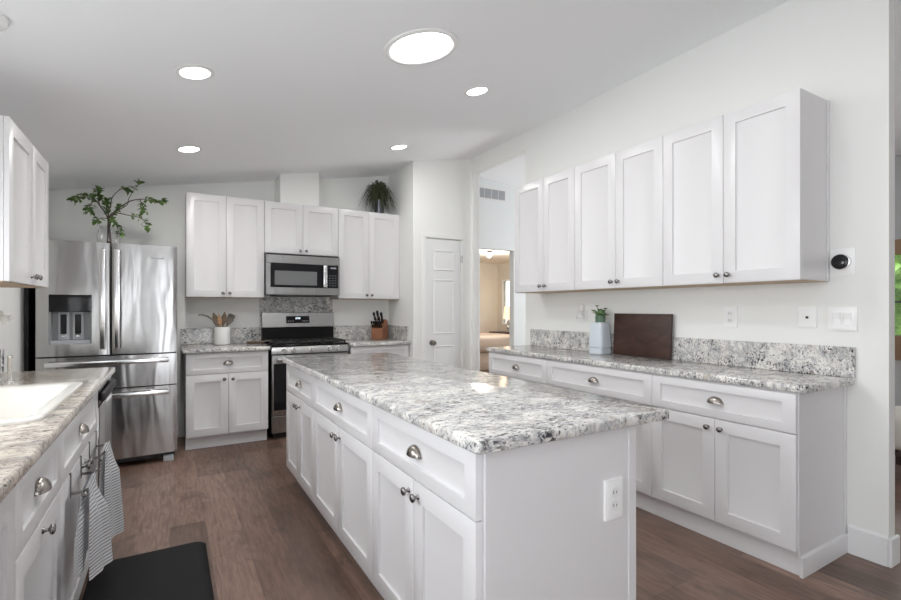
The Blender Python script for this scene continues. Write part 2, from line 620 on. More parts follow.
# pantry door: one column of raised panels
d = struct(MB().box((2.456, 4.712, 0.008), (2.919, 4.747, 2.057), .003).build('door_1', M['trim']))
pn = MB()
for z0, z1 in ((1.70, 1.93), (0.98, 1.60), (0.22, 0.85)):
    x0, x1 = 2.556, 2.824
    # raised rim then field
    bmv = pn
    bmv.loft([[(x0, 4.712, z0), (x1, 4.712, z0), (x1, 4.712, z1), (x0, 4.712, z1)],
              [(x0 + .008, 4.7020, z0 + .008), (x1 - .008, 4.7020, z0 + .008), (x1 - .008, 4.7020, z1 - .008), (x0 + .008, 4.7020, z1 - .008)],
              [(x0 + .022, 4.7105, z0 + .022), (x1 - .022, 4.7105, z0 + .022), (x1 - .022, 4.7105, z1 - .022), (x0 + .022, 4.7105, z1 - .022)],
              [(x0 + .045, 4.7065, z0 + .045), (x1 - .045, 4.7065, z0 + .045), (x1 - .045, 4.7065, z1 - .045), (x0 + .045, 4.7065, z1 - .045)]])
pn.build('door_panel', M['trim'], d)
kb = MB()
kb.lathe([(.032, 0), (.032, .005), (.014, .010), (.013, .030), (.027, .040), (.030, .052), (.024, .064), (0, .068)], (2.535, 4.712, .885), 1, 20, -1)
kb.build('door_knob', M['nickel'], d)
for zz in (1.80, 0.30):
    MB().lathe([(.009, 0), (.009, .085)], (2.926, 4.7035, zz), 2, 10).build('door_hinge', M['brass'], d)
cs = MB()
for lo, hi in (((2.405, 4.696, 0), (2.454, 4.706, 2.07)), ((2.9235, 4.698, 0), (2.9725, 4.706, 2.07)), ((2.405, 4.696, 2.07), (2.9725, 4.706, 2.118))):
    cs.box(lo, hi, .003)
struct(cs.build('trim_2', M['wall']))

# garden window of the dining side
wn = MB()
for lo, hi in (((6.17, dy0 - .05, dz0 - .24), (6.3, dy1 + .05, dz0)), ((6.18, dy0 - .05, dz1), (6.3, dy1 + .05, dz1 + .02)), ((6.2, dy0, dz0), (6.26, dy0 + .05, dz1)), ((6.2, dy1 - .05, dz0), (6.26, dy1, dz1))):
    wn.box(lo, hi, .003)
win = struct(wn.build('window_1', M['winwood']))
MB().box((6.225, dy0 + .05, 1.325), (6.245, dy1 - .05, 1.345)).build('window_rail', M['darkgrey'], win)
MB().box((6.232, dy0 + .05, dz0), (6.238, dy1 - .05, dz1)).build('window_pane', M['glass'], win)
MB().box((6.16, dy0 - .03, 1.80), (6.185, dy1 + .03, 1.95), .004).build('window_shade', M['shadefab'], win)
# bedroom window
wn = MB()
for lo, hi in (((7.15, 9.25, .87), (7.2, 9.58, .9)), ((7.15, 9.25, 1.95), (7.2, 9.58, 1.98)), ((7.15, 9.25, .9), (7.2, 9.28, 1.95)), ((7.15, 9.55, .9), (7.2, 9.58, 1.95)), ((7.18, 9.28, 1.42), (7.2, 9.55, 1.44))):
    wn.box(lo, hi)
win2 = struct(wn.build('window_2', M['trim']))
MB().box((7.205, 9.28, .9), (7.21, 9.55, 1.95)).build('window_pane', M['glass'], win2)
# sink window frame
wn = MB()
for lo, hi in (((XL - .08, wy0, wz0), (XL - .03, wy0 + .05, wz1)), ((XL - .08, wy1 - .05, wz0), (XL - .03, wy1, wz1)), ((XL - .08, wy0 + .05, wz0), (XL - .03, wy1 - .05, wz0 + .05)), ((XL - .08, wy0 + .05, wz1 - .05), (XL - .03, wy1 - .05, wz1)), ((XL - .08, 2.03, wz0 + .05), (XL - .03, 2.07, wz1 - .05))):
    wn.box(lo, hi)
struct(wn.build('window_3', M['trim']))

# ground outside
struct(MB().box((6.35, -12, -.25), (30, 20, -.12)).build('ground', M['lawn']))

# ------------------------------------------------------------------ hardware
def pull_mesh():
    mb = MB()
    rx, ry, rz = .042, .026, .034
    na, nb = 16, 7
    rings = []
    bm = mb.bm
    g = []
    for j in range(nb + 1):
        b = PI / 2 * j / nb
        g.append([bm.verts.new((rx * math.cos(PI * i / na), -ry * math.sin(PI * i / na) ** .8 * math.cos(b) - .001, rz * math.sin(PI * i / na) * math.sin(b) * 1.0)) for i in range(na + 1)])
    fs = []
    for j in range(nb):
        for i in range(na):
            fs.append(bm.faces.new([g[j][i], g[j][i + 1], g[j + 1][i + 1], g[j + 1][i]]))
    bmesh.ops.remove_doubles(bm, verts=bm.verts[:], dist=1e-5)
    # inner shell gives the cup its wall
    res = bmesh.ops.solidify(bm, geom=bm.faces[:], thickness=.0022)
    bmesh.ops.recalc_face_normals(bm, faces=bm.faces[:])
    # mounting flange along the top edge
    for s in (-1, 1):
        mb.box((s * .040 - .006, -.004, -.002), (s * .040 + .006, 0, .006), .0015)
    me = bpy.data.meshes.new('cup_pull')
    bm.to_mesh(me)
    bm.free()
    me.materials.append(M['nickel'])
    for p in me.polygons:
        p.use_smooth = True
    me.set_sharp_from_angle(angle=math.radians(40))
    return me


def knob_mesh(material):
    mb = MB()
    mb.lathe([(.0095, 0), (.0085, .003), (.0055, .006), (.0052, .014), (.0135, .018), (.0155, .0215), (.0145, .0255), (.009, .029), (0, .0305)], (0, 0, 0), 1, 18, -1)
    me = bpy.data.meshes.new('knob')
    mb.bm.to_mesh(me)
    mb.bm.free()
    me.materials.append(material)
    for p in me.polygons:
        p.use_smooth = True
    me.set_sharp_from_angle(angle=math.radians(50))
    return me


PULL = pull_mesh()
KNOB = knob_mesh(M['pewter'])


def inst(name, me, parent, loc, rotz=0):
    o = bpy.data.objects.new(name, me)
    COL.objects.link(o)
    o.parent = parent
    o.location = loc
    o.rotation_euler = (0, 0, rotz)
    return o


DW = .020   # door thickness
GAP = .0015


def door(root, x0, x1, z0, z1, knob=None, rim=.067, y0=0.0):
    d = MB().framed(x0 + GAP, x1 - GAP, z0, z1, rim, y0, DW - .001, .010).build('door', M['cab'], root)
    if knob:
        inst('knob', KNOB, d, (knob[0], y0, knob[1]))
    return d


def drawer(root, x0, x1, z0, z1, pull=True, rim=(.058, .044)):
    d = MB().framed(x0 + GAP, x1 - GAP, z0, z1, rim, 0, DW - .001, .010).build('drawer', M['cab'], root)
    if pull:
        inst('cup_pull', PULL, d, ((x0 + x1) / 2, .009, (z0 + z1) / 2 - .014))
    return d


def base_cabinet(label, loc, rotz, w, depth, group, doors=2, split=None, plinth=.045, end=None, knobs=True, open_top=False, ndraw=1):
    """front face at y=0 looking to -y, x runs along the run; origin on the floor"""
    r = thing('base_cabinet', label, 'cabinet', loc, rotz, group)
    c = MB()
    if open_top:
        c.box((GAP, DW, .118), (w - GAP, DW + .015, CT0 - .002))
        c.box((GAP, DW + .015, .118), (.018, depth, CT0 - .002))
        c.box((w - .018, DW + .015, .118), (w - GAP, depth, CT0 - .002))
        c.box((.018, DW + .015, .118), (w - .018, depth, .136))
    else:
        c.box((GAP, DW, .118), (w - GAP, depth, CT0 - .001), .001)
    c.build('carcass', M['cab'], r)
    MB().box((0.0005, plinth, 0), (w - .0005, plinth + .018, .1175), .001).build('toe_board', M['cab'], r)
    if ndraw:
        drawer(r, 0, w, .6795, .866)
    zt = .6745
    kz = zt - .048
    sp = w / 2 if split is None else split
    if doors == 2:
        door(r, 0, sp, .124, zt, (sp - .036, kz))
        door(r, sp, w, .124, zt, (sp + .036, kz))
    elif doors == 1:
        zt = zt if ndraw else .866
        door(r, 0, w, .124, zt, (w / 2, zt - .030))
    return r


def wall_cabinet(label, loc, rotz, w, depth, z0, z1, group, split=None, kz=.045, undercolor=True, knob_sep=.03):
    r = thing('wall_cabinet', label, 'cabinet', (loc[0], loc[1], z0), rotz, group)
    H = z1 - z0
    MB().box((GAP / 2, DW, .004), (w - GAP / 2, depth, H), .001).build('carcass', M['cab'], r)
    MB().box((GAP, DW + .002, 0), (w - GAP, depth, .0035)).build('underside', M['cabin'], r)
    sp = w / 2 if split is None else split
    door(r, 0, sp, .004, H - .002, (sp - knob_sep, kz), .067)
    door(r, sp, w, .004, H - .002, (sp + knob_sep, kz), .067)
    return r


def slab(mb, x0, x1, y0, y1, r=.012, rc=.014):
    """worktop slab with rounded vertical corners and eased edges"""
    rings = []
    for ins, z in ((.006, CT0), (.0015, CT0 + .0025), (0, CT0 + .008), (0, CT1 - .012), (.0012, CT1 - .0065), (.004, CT1 - .0025), (.010, CT1)):
        rings.append(rrect(x0 + ins, x1 - ins, y0 + ins, y1 - ins, max(rc - ins, .002), z, 6))
    mb.loft(rings)
    return mb


# ------------------------------------------------------------------ cabinet-wall run (fronts face -x)
RZ = -PI / 2
XF = 2.529
Y0, Y1, Y2, Y3 = 1.097, 1.873, 2.812, 3.596
dpt = XR - XF - .001
g = 'white base cabinets under the long wall worktop'
base_cabinet('white base cabinet at the open end of the long wall worktop', (XF, Y1, 0), RZ, Y1 - Y0, dpt, g)
r_end = [o for o in COL.objects if o.name.startswith('base_cabinet')][-1]
base_cabinet('wide white base cabinet under the dark cutting board', (XF, Y2, 0), RZ, Y2 - Y1, dpt, g)
base_cabinet('white base cabinet at the far end of the long run, beside the tall opening', (XF, Y3, 0), RZ, Y3 - Y2, dpt, g)
# end skirt of the run belongs to its last cabinet (local x grows towards the viewer's end)
wl = Y1 - Y0
MB().prism([(wl + .0002, 0), (wl + .016, 0), (wl + .016, .092), (wl + .006, .1005), (wl + .0002, .1005)], 1, .030, dpt - .001, .001).build('end_skirt', M['cab'], r_end)
MB().box((wl - .0014, .020, .1005), (wl + .004, dpt - .03, CT0 - .002)).build('end_panel', M['cab'], r_end)
MB().box((wl + .0005, dpt - .028, .101), (wl + .010, dpt - .001, CT0 - .002), .001).build('scribe_moulding', M['cab'], r_end)

ct = thing('countertop', 'long speckled granite worktop along the wall, with a low granite upstand', 'countertop', (0, 0, 0))
slab(MB(), 2.520, XR - .0005, 1.052, 3.626).build('slab', M['granite'], ct)
MB().box((XR - .02, 1.052, CT1), (XR - .0005, 3.606, 1.070), .002).build('upstand', M['granite'], ct)

XU = 2.74
U = (1.169, 1.948, 2.728, 3.483)
du = XR - XU - .001
g = 'white wall cabinets above the long worktop'
wc = wall_cabinet('white two-door wall cabinet closest to the round thermostat', (XU, U[1], 0), RZ, U[1] - U[0], du, 1.413, 2.386, g, U[1] - 1.559, .05)
MB().box((U[1] - U[0] - .0005, du - .024, .004), (U[1] - U[0] + .006, du - .001, .972), .001).build('scribe_moulding', M['cab'], wc)
wall_cabinet('white two-door wall cabinet in the middle of three, above the cutting board', (XU, U[2], 0), RZ, U[2] - U[1], du, 1.413, 2.386, g, U[2] - 2.329, .05)
wall_cabinet('white two-door wall cabinet reaching over the tall opening, farthest of its row', (XU, U[3], 0), RZ, U[3] - U[2], du, 1.413, 2.386, g, U[3] - 3.093, .05)

# ------------------------------------------------------------------ range-wall run (fronts face -y)
YF = 4.794
dpb = YB - YF - .001
g = 'white base cabinets of the range wall'
base_cabinet('white base cabinet between the refrigerator and the range, under the utensil crock', (0.117, YF, 0), 0, .690, dpb, g, plinth=.075)
base_cabinet('white base cabinet in the corner beside the range, under the knife block', (1.625, YF, 0), 0, .664, dpb, g, plinth=.075)
ct = thing('countertop', 'short granite worktop with upstand between refrigerator and range', 'countertop')
slab(MB(), 0.088, 0.822, 4.750, YB - .0005).build('slab', M['granite'], ct)
MB().box((0.088, YB - .02, CT1), (0.818, YB - .0005, 1.070), .002).build('upstand', M['granite'], ct)
ct = thing('countertop', 'short granite worktop holding the knife block in the corner past the range', 'countertop')
slab(MB(), 1.612, 2.3005, 4.750, YB - .0005).build('slab', M['granite'], ct)
MB().box((1.605, YB - .02, CT1), (2.2805, YB - .0005, 1.070), .002).box((2.2805, 4.83, CT1), (2.3005, YB - .0005, 1.070), .002).build('upstand', M['granite'], ct)
tag(MB().box((0.820, YB - .018, CT1 + .06), (1.603, YB - .0005, 1.388)).build('backsplash', M['granite']), 'granite backsplash panel on the wall between range and microwave', 'backsplash')

YU = 5.068
dub = YB - YU - .001
g = 'white wall cabinets of the range wall'
wall_cabinet('tall white wall cabinet above the utensil crock, beside the refrigerator', (0.128, YU, 0), 0, .687, dub, 1.377, 2.3585, g, .34, .042)
wall_cabinet('short white wall cabinet directly above the microwave', (0.816, YU, 0), 0, .757, dub, 1.832, 2.3585, g, .381, .038)
wall_cabinet('white wall cabinet in the corner carrying the grassy potted plant', (1.574, YU, 0), 0, .725, dub, 1.377, 2.3585, g, .351, .042)

# ------------------------------------------------------------------ island (doors face -x)
XI = 0.729
I0, I1, I2, I3 = 1.098, 1.881, 2.829, 3.592
di = 1.371 - XI
g = 'white cabinets of the island'
r = base_cabinet('white island cabinet closest to the camera, under the granite corner', (XI, I1, 0), RZ, I1 - I0, di, g, plinth=.075)
we = I1 - I0
MB().box((we, .024, 0), (we + .012, di - .03, CT0 - .001), .001).build('end_panel', M['cab'], r)
MB().box((we - .001, di - .0295, 0), (we + .016, di + .008, CT0 - .001), .0015).build('corner_post', M['cab'], r)
base_cabinet('wide white cabinet in the middle of the island', (XI, I2, 0), RZ, I2 - I1, di, g, plinth=.075)
base_cabinet('white island cabinet at the end near the range', (XI, I3, 0), RZ, I3 - I2, di, g, plinth=.075)
tag(slab(MB(), 0.707, 1.530, 1.056, 3.62).build('countertop', M['granite']), 'large speckled granite worktop of the island', 'countertop')


def wall_plate(mb, w, h, t=.008):
    mb.framed(-w / 2, w / 2, -h / 2, h / 2, .008, -t, t, -.0015, .004, .001)
    return mb


def outlet(label, loc, rotz, group=None):
    r = thing('power_outlet', label, 'outlet', loc, rotz, group)
    wall_plate(MB(), .084, .132).build('plate', M['plasticw'], r)
    for s in (-1, 1):
        q = MB().lathe([(.0175, 0), (.0175, .0015)], (0, -.0096, s * .0215), 1, 20, -1).build('socket', M['plastic'], r)
        MB().box((-.008, -.0116, s * .0215 - .003), (-.0055, -.0110, s * .0215 + .008)).box((.0055, -.0116, s * .0215 - .003), (.008, -.0110, s * .0215 + .006)).build('slot', M['darkgrey'], q)
    return r


outlet('white duplex outlet on the bare end panel of the island', (1.264, I0 - .012 - .0005, .641), 0, )

# ------------------------------------------------------------------ sink run (fronts face +x)
LZ = PI / 2
XLF = -0.31
dl = XLF - XL - .001
g = 'white base cabinets of the sink run'
base_cabinet('full-height white pull-out cabinet in the sink run, cut by the picture edge', (XLF, 0.93, 0), LZ, .541, dl, g, plinth=.075, doors=1, ndraw=0)
base_cabinet('white pull-out base cabinet with a cup-pull drawer, closest drawer of the sink run', (XLF, 1.471, 0), LZ, .531, dl, g, plinth=.075, doors=1)
base_cabinet('white sink cabinet with towels over its two doors', (XLF, 2.002, 0), LZ, .930, dl, g, plinth=.075, open_top=True)
# dishwasher
dw = thing('dishwasher', 'stainless dishwasher with black control strip at the end of the sink run', 'dishwasher', (XLF, 2.934, 0), LZ)
MB().box((.004, .03, .10), (.596, dl, CT0 - .003)).build('tub', M['darkgrey'], dw)
MB().box((.004, -.004, .115), (.596, .029, .775), .004, 2).build('door', M['steel'], dw)
MB().box((.004, -.002, .778), (.596, .029, CT0 - .006), .006, 2).build('control_strip', M['black'], dw)
MB().box((.02, -.028, .800), (.58, -.003, .846), .010, 3).build('handle', M['blackm'], dw)
MB().box((.004, .06, 0), (.596, .075, .098)).build('toe_board', M['blackm'], dw)

# sink worktop with a real cut-out
SX0, SX1, SY0, SY1 = -0.855, -0.375, 1.975, 2.81


def ring_slab(mb, x0, x1, y0, y1, hx0, hx1, hy0, hy1):
    bm = mb.bm
    xs, ys = (x0, hx0, hx1, x1), (y0, hy0, hy1, y1)
    V = {}
    for zi, z in enumerate((CT0, CT1)):
        for i, x in enumerate(xs):
            for j, y in enumerate(ys):
                V[zi, i, j] = bm.verts.new((x, y, z))
    fs = []
    for zi in (0, 1):
        for i in range(3):
            for j in range(3):
                if (i, j) != (1, 1):
                    fs.append(bm.faces.new([V[zi, i, j], V[zi, i + 1, j], V[zi, i + 1, j + 1], V[zi, i, j + 1]]))
    def side(p, q):
        fs.append(bm.faces.new([V[0, *p], V[0, *q], V[1, *q], V[1, *p]]))
    for k in range(3):
        side((k, 0), (k + 1, 0)); side((k, 3), (k + 1, 3)); side((0, k), (0, k + 1)); side((3, k), (3, k + 1))
    side((1, 1), (2, 1)); side((1, 2), (2, 2)); side((1, 1), (1, 2)); side((2, 1), (2, 2))
    bmesh.ops.recalc_face_normals(bm, faces=fs)
    es = []
    for e in bm.edges:
        a, b = e.verts
        if abs(a.co.z - b.co.z) < 1e-6:
            if (abs(a.co.x - x1) < 1e-6 and abs(b.co.x - x1) < 1e-6) or (abs(a.co.y - y1) < 1e-6 and abs(b.co.y - y1) < 1e-6):
                es.append(e)
        elif abs(a.co.x - x1) < 1e-6 and abs(a.co.y - y1) < 1e-6:
            es.append(e)
    bmesh.ops.bevel(bm, geom=es, offset=.010, segments=3, affect='EDGES', profile=0.5)
    return mb


tag(ring_slab(MB(), XL + .0005, -.291, 0.9, 3.572, SX0, SX1, SY0, SY1).build('countertop', M['granite2']), 'granite worktop of the sink run, with the white sink let into it', 'countertop')

sk = thing('sink', 'white drop-in kitchen sink with a raised rim in the granite', 'sink')
ox0, ox1, oy0, oy1 = -0.885, -0.352, 1.943, 2.842
rings = []
for ins, z in ((0, CT1 + .0005), (0, CT1 + .009), (.004, CT1 + .0135), (.010, CT1 + .015), (.034, CT1 + .013), (.044, CT1 + .008), (.050, CT1 - .006), (.064, CT1 - .15), (.075, CT1 - .185), (.10, CT1 - .198)):
    rings.append(rrect(ox0 + ins, ox1 - ins, oy0 + ins, oy1 - ins - (0.06 if ins > .03 else 0), max(.055 - ins * .2, .03), z, 6))
MB().loft(rings, cap0=False, cap1=True).build('basin', M['sink'], sk)
MB().lathe([(.045, 0), (.045, .003), (.03, .004), (.0, .002)], ((ox0 + ox1) / 2, 2.36, CT1 - .1975), 2, 24).build('drain', M['bright'], sk)

# left wall cabinet (doors face +x)
XLU = -0.61
LU0, LU1 = 2.79, 3.575
wall_cabinet('white wall cabinet hanging beside the sink window, seen from its side', (XLU, LU0, 0), LZ, LU1 - LU0, XLU - XL - .001, 1.388, 2.118, 'white wall cabinet of the sink run', .425, .045, knob_sep=.038)

# soap pump and glass vase at the far end of the sink
sp = thing('soap_dispenser', 'slim chrome soap tube standing behind the sink by the glass vase', 'soap dispenser', (-.672, 3.08, CT1))
MB().lathe([(.020, 0), (.020, .006), (.0095, .010), (.0095, .115), (.011, .118), (.011, .128), (0, .130)], seg=16).build('tube', M['bright'], sp)
gv = thing('glass_vase', 'clear square glass vase at the picture edge behind the sink', 'vase', (-.745, 3.12, CT1))
rings = [rrect(-.035, .035, -.035, .035, .008, 0), rrect(-.038, .038, -.038, .038, .008, .16), rrect(-.034, .034, -.034, .034, .006, .16), rrect(-.031, .031, -.031, .031, .006, .012)]
MB().loft(rings).build('vessel', M['glass'], gv)
fl = thing('white_flower', 'white blossom spray in the clear square vase', 'flower', (-.745, 3.12, CT1 + .014))
MB().tube([(0, 0, 0), (.004, .003, .15), (.012, 0, .27), (.035, .0, .31)], .0025, 8).build('stem', M['suc'], fl)
pm = MB()
for cx, cy, czz in ((.03, 0, .31), (.055, .02, .295), (.045, -.025, .285), (.01, .01, .33)):
    for k in range(5):
        a = 2 * PI * k / 5
        ex = Vector((math.cos(a) * .022, math.sin(a) * .010, math.sin(a) * .018))
        c = Vector((cx, cy, czz))
        s = Vector((-ex.z, ex.y * .3, ex.x)).normalized() * .010
        v = [pm.bm.verts.new(c), pm.bm.verts.new(c + ex * .6 + s + Vector((0, -.004, 0))), pm.bm.verts.new(c + ex * 1.15), pm.bm.verts.new(c + ex * .6 - s + Vector((0, -.004, 0)))]
        pm.bm.faces.new(v)
bmesh.ops.solidify(pm.bm, geom=pm.bm.faces[:], thickness=.001)
pm.build('petals', M['petal'], fl)

# plain black strip filling the gap between wall and refrigerator
tag(MB().box((XL + .001, 4.715, 0), (XL + .028, 5.36, 1.84), .002).build('board', M['blackm']), 'tall narrow black strip against the wall beside the refrigerator', 'board')

# ------------------------------------------------------------------ refrigerator (front faces -y)
FX0, FX1, FM, FY = -.862, .051, -.402, 4.591
fr = thing('refrigerator', 'stainless french-door refrigerator with an ice and water dispenser', 'refrigerator', (0, 0, 0))
MB().box((FX0 + .006, FY + .075, .075), (FX1 - .006, 5.36, 1.770), .004).build('body', M['darkgrey'], fr)


def fcurve(x, xa, xb, bulge=.010):
    t = (x - xa) / (xb - xa)
    return FY - bulge * (1 - (2 * t - 1) ** 2)


def curved(mb, x0, x1, z0, z1, xa, xb, back, bulge=.010, n=14, rl=.0, rr=.0):
    pts = []
    for i in range(n + 1):
        x = x0 + (x1 - x0) * i / n
        pts.append((x, fcurve(x, xa, xb, bulge)))
    if rl:
        pts[0] = (x0, pts[0][1] + .008)
        pts.insert(1, (x0 + .003, pts[0][1] - .006))
    if rr:
        pts[-1] = (x1, pts[-1][1] + .008)
        pts.insert(len(pts) - 1, (x1 - .003, pts[-1][1] - .006))
    poly = pts + [(x1, back), (x0, back)]
    mb.prism(poly, 2, z0, z1)
    return mb


bk = FY + .072
zd0, zd1 = .908, 1.786
dx0, dx1, dz0_, dz1_ = -.783, -.523, .998, 1.375
ld = MB()
curved(ld, FX0, dx0, zd0, zd1, FX0, FM - .003, bk, rl=1)
curved(ld, dx1, FM - .003, zd0, zd1, FX0, FM - .003, bk, rr=1)
curved(ld, dx0, dx1, zd0, dz0_, FX0, FM - .003, bk)
curved(ld, dx0, dx1, dz1_, zd1, FX0, FM - .003, bk)
bmesh.ops.remove_doubles(ld.bm, verts=ld.bm.verts[:], dist=1e-5)
ld = ld.build('left_door', M['steel'], fr)
curved(MB(), FM + .003, FX1, zd0, zd1, FM + .003, FX1, bk, rl=1, rr=1).build('right_door', M['steel'], fr)
rd = bpy.data.objects['right_door']
dsp = MB().box((dx0, FY + .052, dz0_), (dx1, bk - .002, 1.245)).box((dx0, FY + .0, dz0_), (dx0 + .012, FY + .052, 1.245)).box((dx1 - .012, FY + .0, dz0_), (dx1, FY + .052, 1.245)).build('dispenser_recess', M['midgrey'], ld)
MB().box((dx0, FY - .006, 1.245), (dx1, FY + .060, dz1_), .002).build('dispenser_display', M['dglass'], ld)
MB().box((dx0 + .012, FY - .010, dz0_), (dx1 - .012, FY + .050, dz0_ + .028), .003).build('drip_tray', M['lightgrey'], ld)
for cx in (-.700, -.612):
    MB().box((cx - .018, FY + .022, 1.075), (cx + .018, FY + .034, 1.225), .003).build('dispenser_paddle', M['black'], ld)
    MB().box((cx - .034, FY + .036, 1.03), (cx + .034, FY + .050, 1.244), .003).build('paddle_guide', M['lightgrey'], ld)
    MB().box((cx - .014, FY + .014, 1.052), (cx + .014, FY + .034, 1.068), .003).build('spout', M['bright'], ld)


def vbar(mb, x, z0, z1):
    y = FY - .010
    mb.box((x - .020, y - .052, z0), (x + .020, y - .036, z1), .006, 3)
    for z in (z0 + .03, z1 - .07):
        mb.box((x - .014, y - .038, z), (x + .014, y + .008, z + .04), .004, 2)
    return mb


vbar(MB(), -.452, .955, 1.735).build('handle', M['bright'], ld)
vbar(MB(), -.360, .955, 1.735).build('handle', M['bright'], rd)
for z0, z1, nm in ((.643, .897, 'upper_drawer'), (.078, .634, 'freezer_drawer')):
    dr = curved(MB(), FX0, FX1, z0, z1, FX0, FX1, bk, .014, 22, 1, 1).build(nm, M['steel'], fr)
    zz = z1 - .048
    hb = MB()
    hb.box((-.80, FY - .066, zz - .018), (-.008, FY - .050, zz + .018), .006, 3)
    for x in (-.77, -.07):
        hb.box((x, FY - .052, zz - .012), (x + .04, FY + .002, zz + .012), .003, 2)
    hb.build('handle', M['bright'], dr)
MB().box((FX0 + .02, FY + .05, .03), (FX1 - .02, FY + .074, .074)).build('base_grille', M['blackm'], fr)
for x in (FX0 + .02, FX1 - .10):
    MB().box((x, FY + .01, 0), (x + .075, FY + .07, .046), .004).build('foot', M['lightgrey'], fr)
for x in (FX0 + .03, FX1 - .11):
    MB().box((x, FY + .09, 1.7705), (x + .08, FY + .16, 1.785), .004).build('hinge_cap', M['darkgrey'], fr)


def text(body, size, name, material, parent, loc, rot):
    c = bpy.data.curves.new(name, 'FONT')
    c.body = body
    c.size = size
    c.align_x = 'CENTER'
    c.align_y = 'CENTER'
    c.extrude = .0004
    t = bpy.data.objects.new(name, c)
    COL.objects.link(t)
    bpy.context.view_layer.update()
    dg = bpy.context.evaluated_depsgraph_get()
    me = bpy.data.meshes.new_from_object(t.evaluated_get(dg))
    bpy.data.objects.remove(t)
    me.materials.clear()
    me.materials.append(material)
    o = bpy.data.objects.new(name, me)
    COL.objects.link(o)
    o.parent = parent
    o.location = loc
    o.rotation_euler = rot
    return o


text('Whirlpool', .024, 'logo', M['logo'], rd, (-.092, fcurve(-.092, FM, FX1) - .0012, 1.683), (PI / 2, 0, 0))

# ------------------------------------------------------------------ microwave
MX0, MX1, MY = .818, 1.570, 5.00
mw = thing('microwave', 'stainless over-the-range microwave under the short wall cabinet', 'microwave', (0, 0, 1.398))
mz = 1.828 - 1.398
MB().box((MX0, MY + .03, .012), (MX1, YB - .002, mz - .002), .002).build('body', M['darkgrey'], mw)
f = MB()
f.box((MX0 + .004, MY, mz - .100), (MX1 - .002, MY + .029, mz - .016), .003)
f.box((MX0 + .004, MY, .012), (MX1 - .002, MY + .029, .088), .003)
f.box((MX0 + .004, MY, .088), (MX0 + .044, MY + .029, mz - .100))
f.box((MX1 - .018, MY, .088), (MX1 - .002, MY + .029, mz - .100))
f.build('front_frame', M['steel2'], mw)
MB().box((MX0 + .01, MY + .005, mz - .015), (MX1 - .01, MY + .029, mz - .003)).build('top_vent', M['blackm'], mw)
MB().box((MX0 + .10, MY + .004, 0), (MX1 - .10, YB - .05, .0115)).build('underside_grille', M['blackm'], mw)
dd = MB().box((MX0 + .044, MY + .003, .088), (1.435, MY + .029, mz - .100), .002).build('door', M['dglass'], mw)
MB().box((MX0 + .085, MY + .0005, .112), (1.325, MY + .0028, mz - .175)).build('window', M['mwglass'], dd)
hb = MB().box((1.385, MY - .034, .092), (1.425, MY - .020, mz - .104), .006, 3)
for z in (.10, mz - .14):
    hb.box((1.393, MY - .022, z), (1.417, MY + .004, z + .025), .003)
hb.build('handle', M['bright'], dd)
cp = MB().box((1.437, MY + .003, .088), (MX1 - .018, MY + .029, mz - .100), .002).build('control_panel', M['dglass'], mw)
kk = MB()
for i in range(3):
    for j in range(5):
        kk.box((1.452 + i * .030, MY + .0018, .11 + j * .026), (1.452 + i * .030 + .020, MY + .0028, .11 + j * .026 + .012))
kk.build('keys', M['darkgrey'], cp)
MB().box((1.470, MY + .0018, mz - .135), (1.530, MY + .0028, mz - .123)).build('badge', M['lightgrey'], cp)

# ------------------------------------------------------------------ range
RX0, RX1, RY = .838, 1.601, 4.800
rg = thing('gas_range', 'freestanding stainless gas range with black cooktop and five knobs', 'stove', (0, 0, 0))
MB().box((RX0 + .002, RY + .04, .06), (RX1 - .002, YB - .025, .895), .002).build('body', M['black'], rg)
MB().box((RX0 + .03, RY + .08, 0), (RX1 - .03, YB - .06, .06)).build('plinth', M['blackm'], rg)
cpn = MB().prism([(RY + .04, .826), (RY + .000, .826), (RY + .012, .893), (RY + .04, .905)], 0, RX0, RX1, .002).build('control_panel', M['steel2'], rg)
for x in (.952, 1.040, 1.222, 1.399, 1.487):
    k = MB().lathe([(.026, 0), (.026, .006), (.021, .010), (.019, .036), (.016, .040), (0, .040)], (x, RY + .006, .862), 1, 20, -1).build('knob', M['bright'], cpn)
    MB().box((x - .003, RY - .0355, .848), (x + .003, RY - .033, .878), .001).build('pointer', M['lightgrey'], k)
od = MB().framed(RX0 + .004, RX1 - .004, .235, .815, (.07, .095), RY + .004, .034, .003, .003, .002).build('oven_door', M['steel2'], rg)
MB().box((RX0 + .02, RY + .001, .285), (RX1 - .02, RY + .0038, .735), .001).build('oven_window', M['dglass'], od)
hb = MB().box((RX0 + .05, RY - .048, .762), (RX1 - .05, RY - .026, .790), .008, 3)
for x in (RX0 + .07, RX1 - .10):
    hb.box((x, RY - .028, .766), (x + .03, RY + .005, .786), .003)
hb.build('handle', M['bright'], od)
MB().box((RX0 + .004, RY + .004, .065), (RX1 - .004, RY + .038, .226), .004).build('storage_drawer', M['steel2'], rg)
MB().box((RX0, RY + .012, .8955), (RX1, YB - .085, .915), .006, 2).build('cooktop', M['black'], rg)
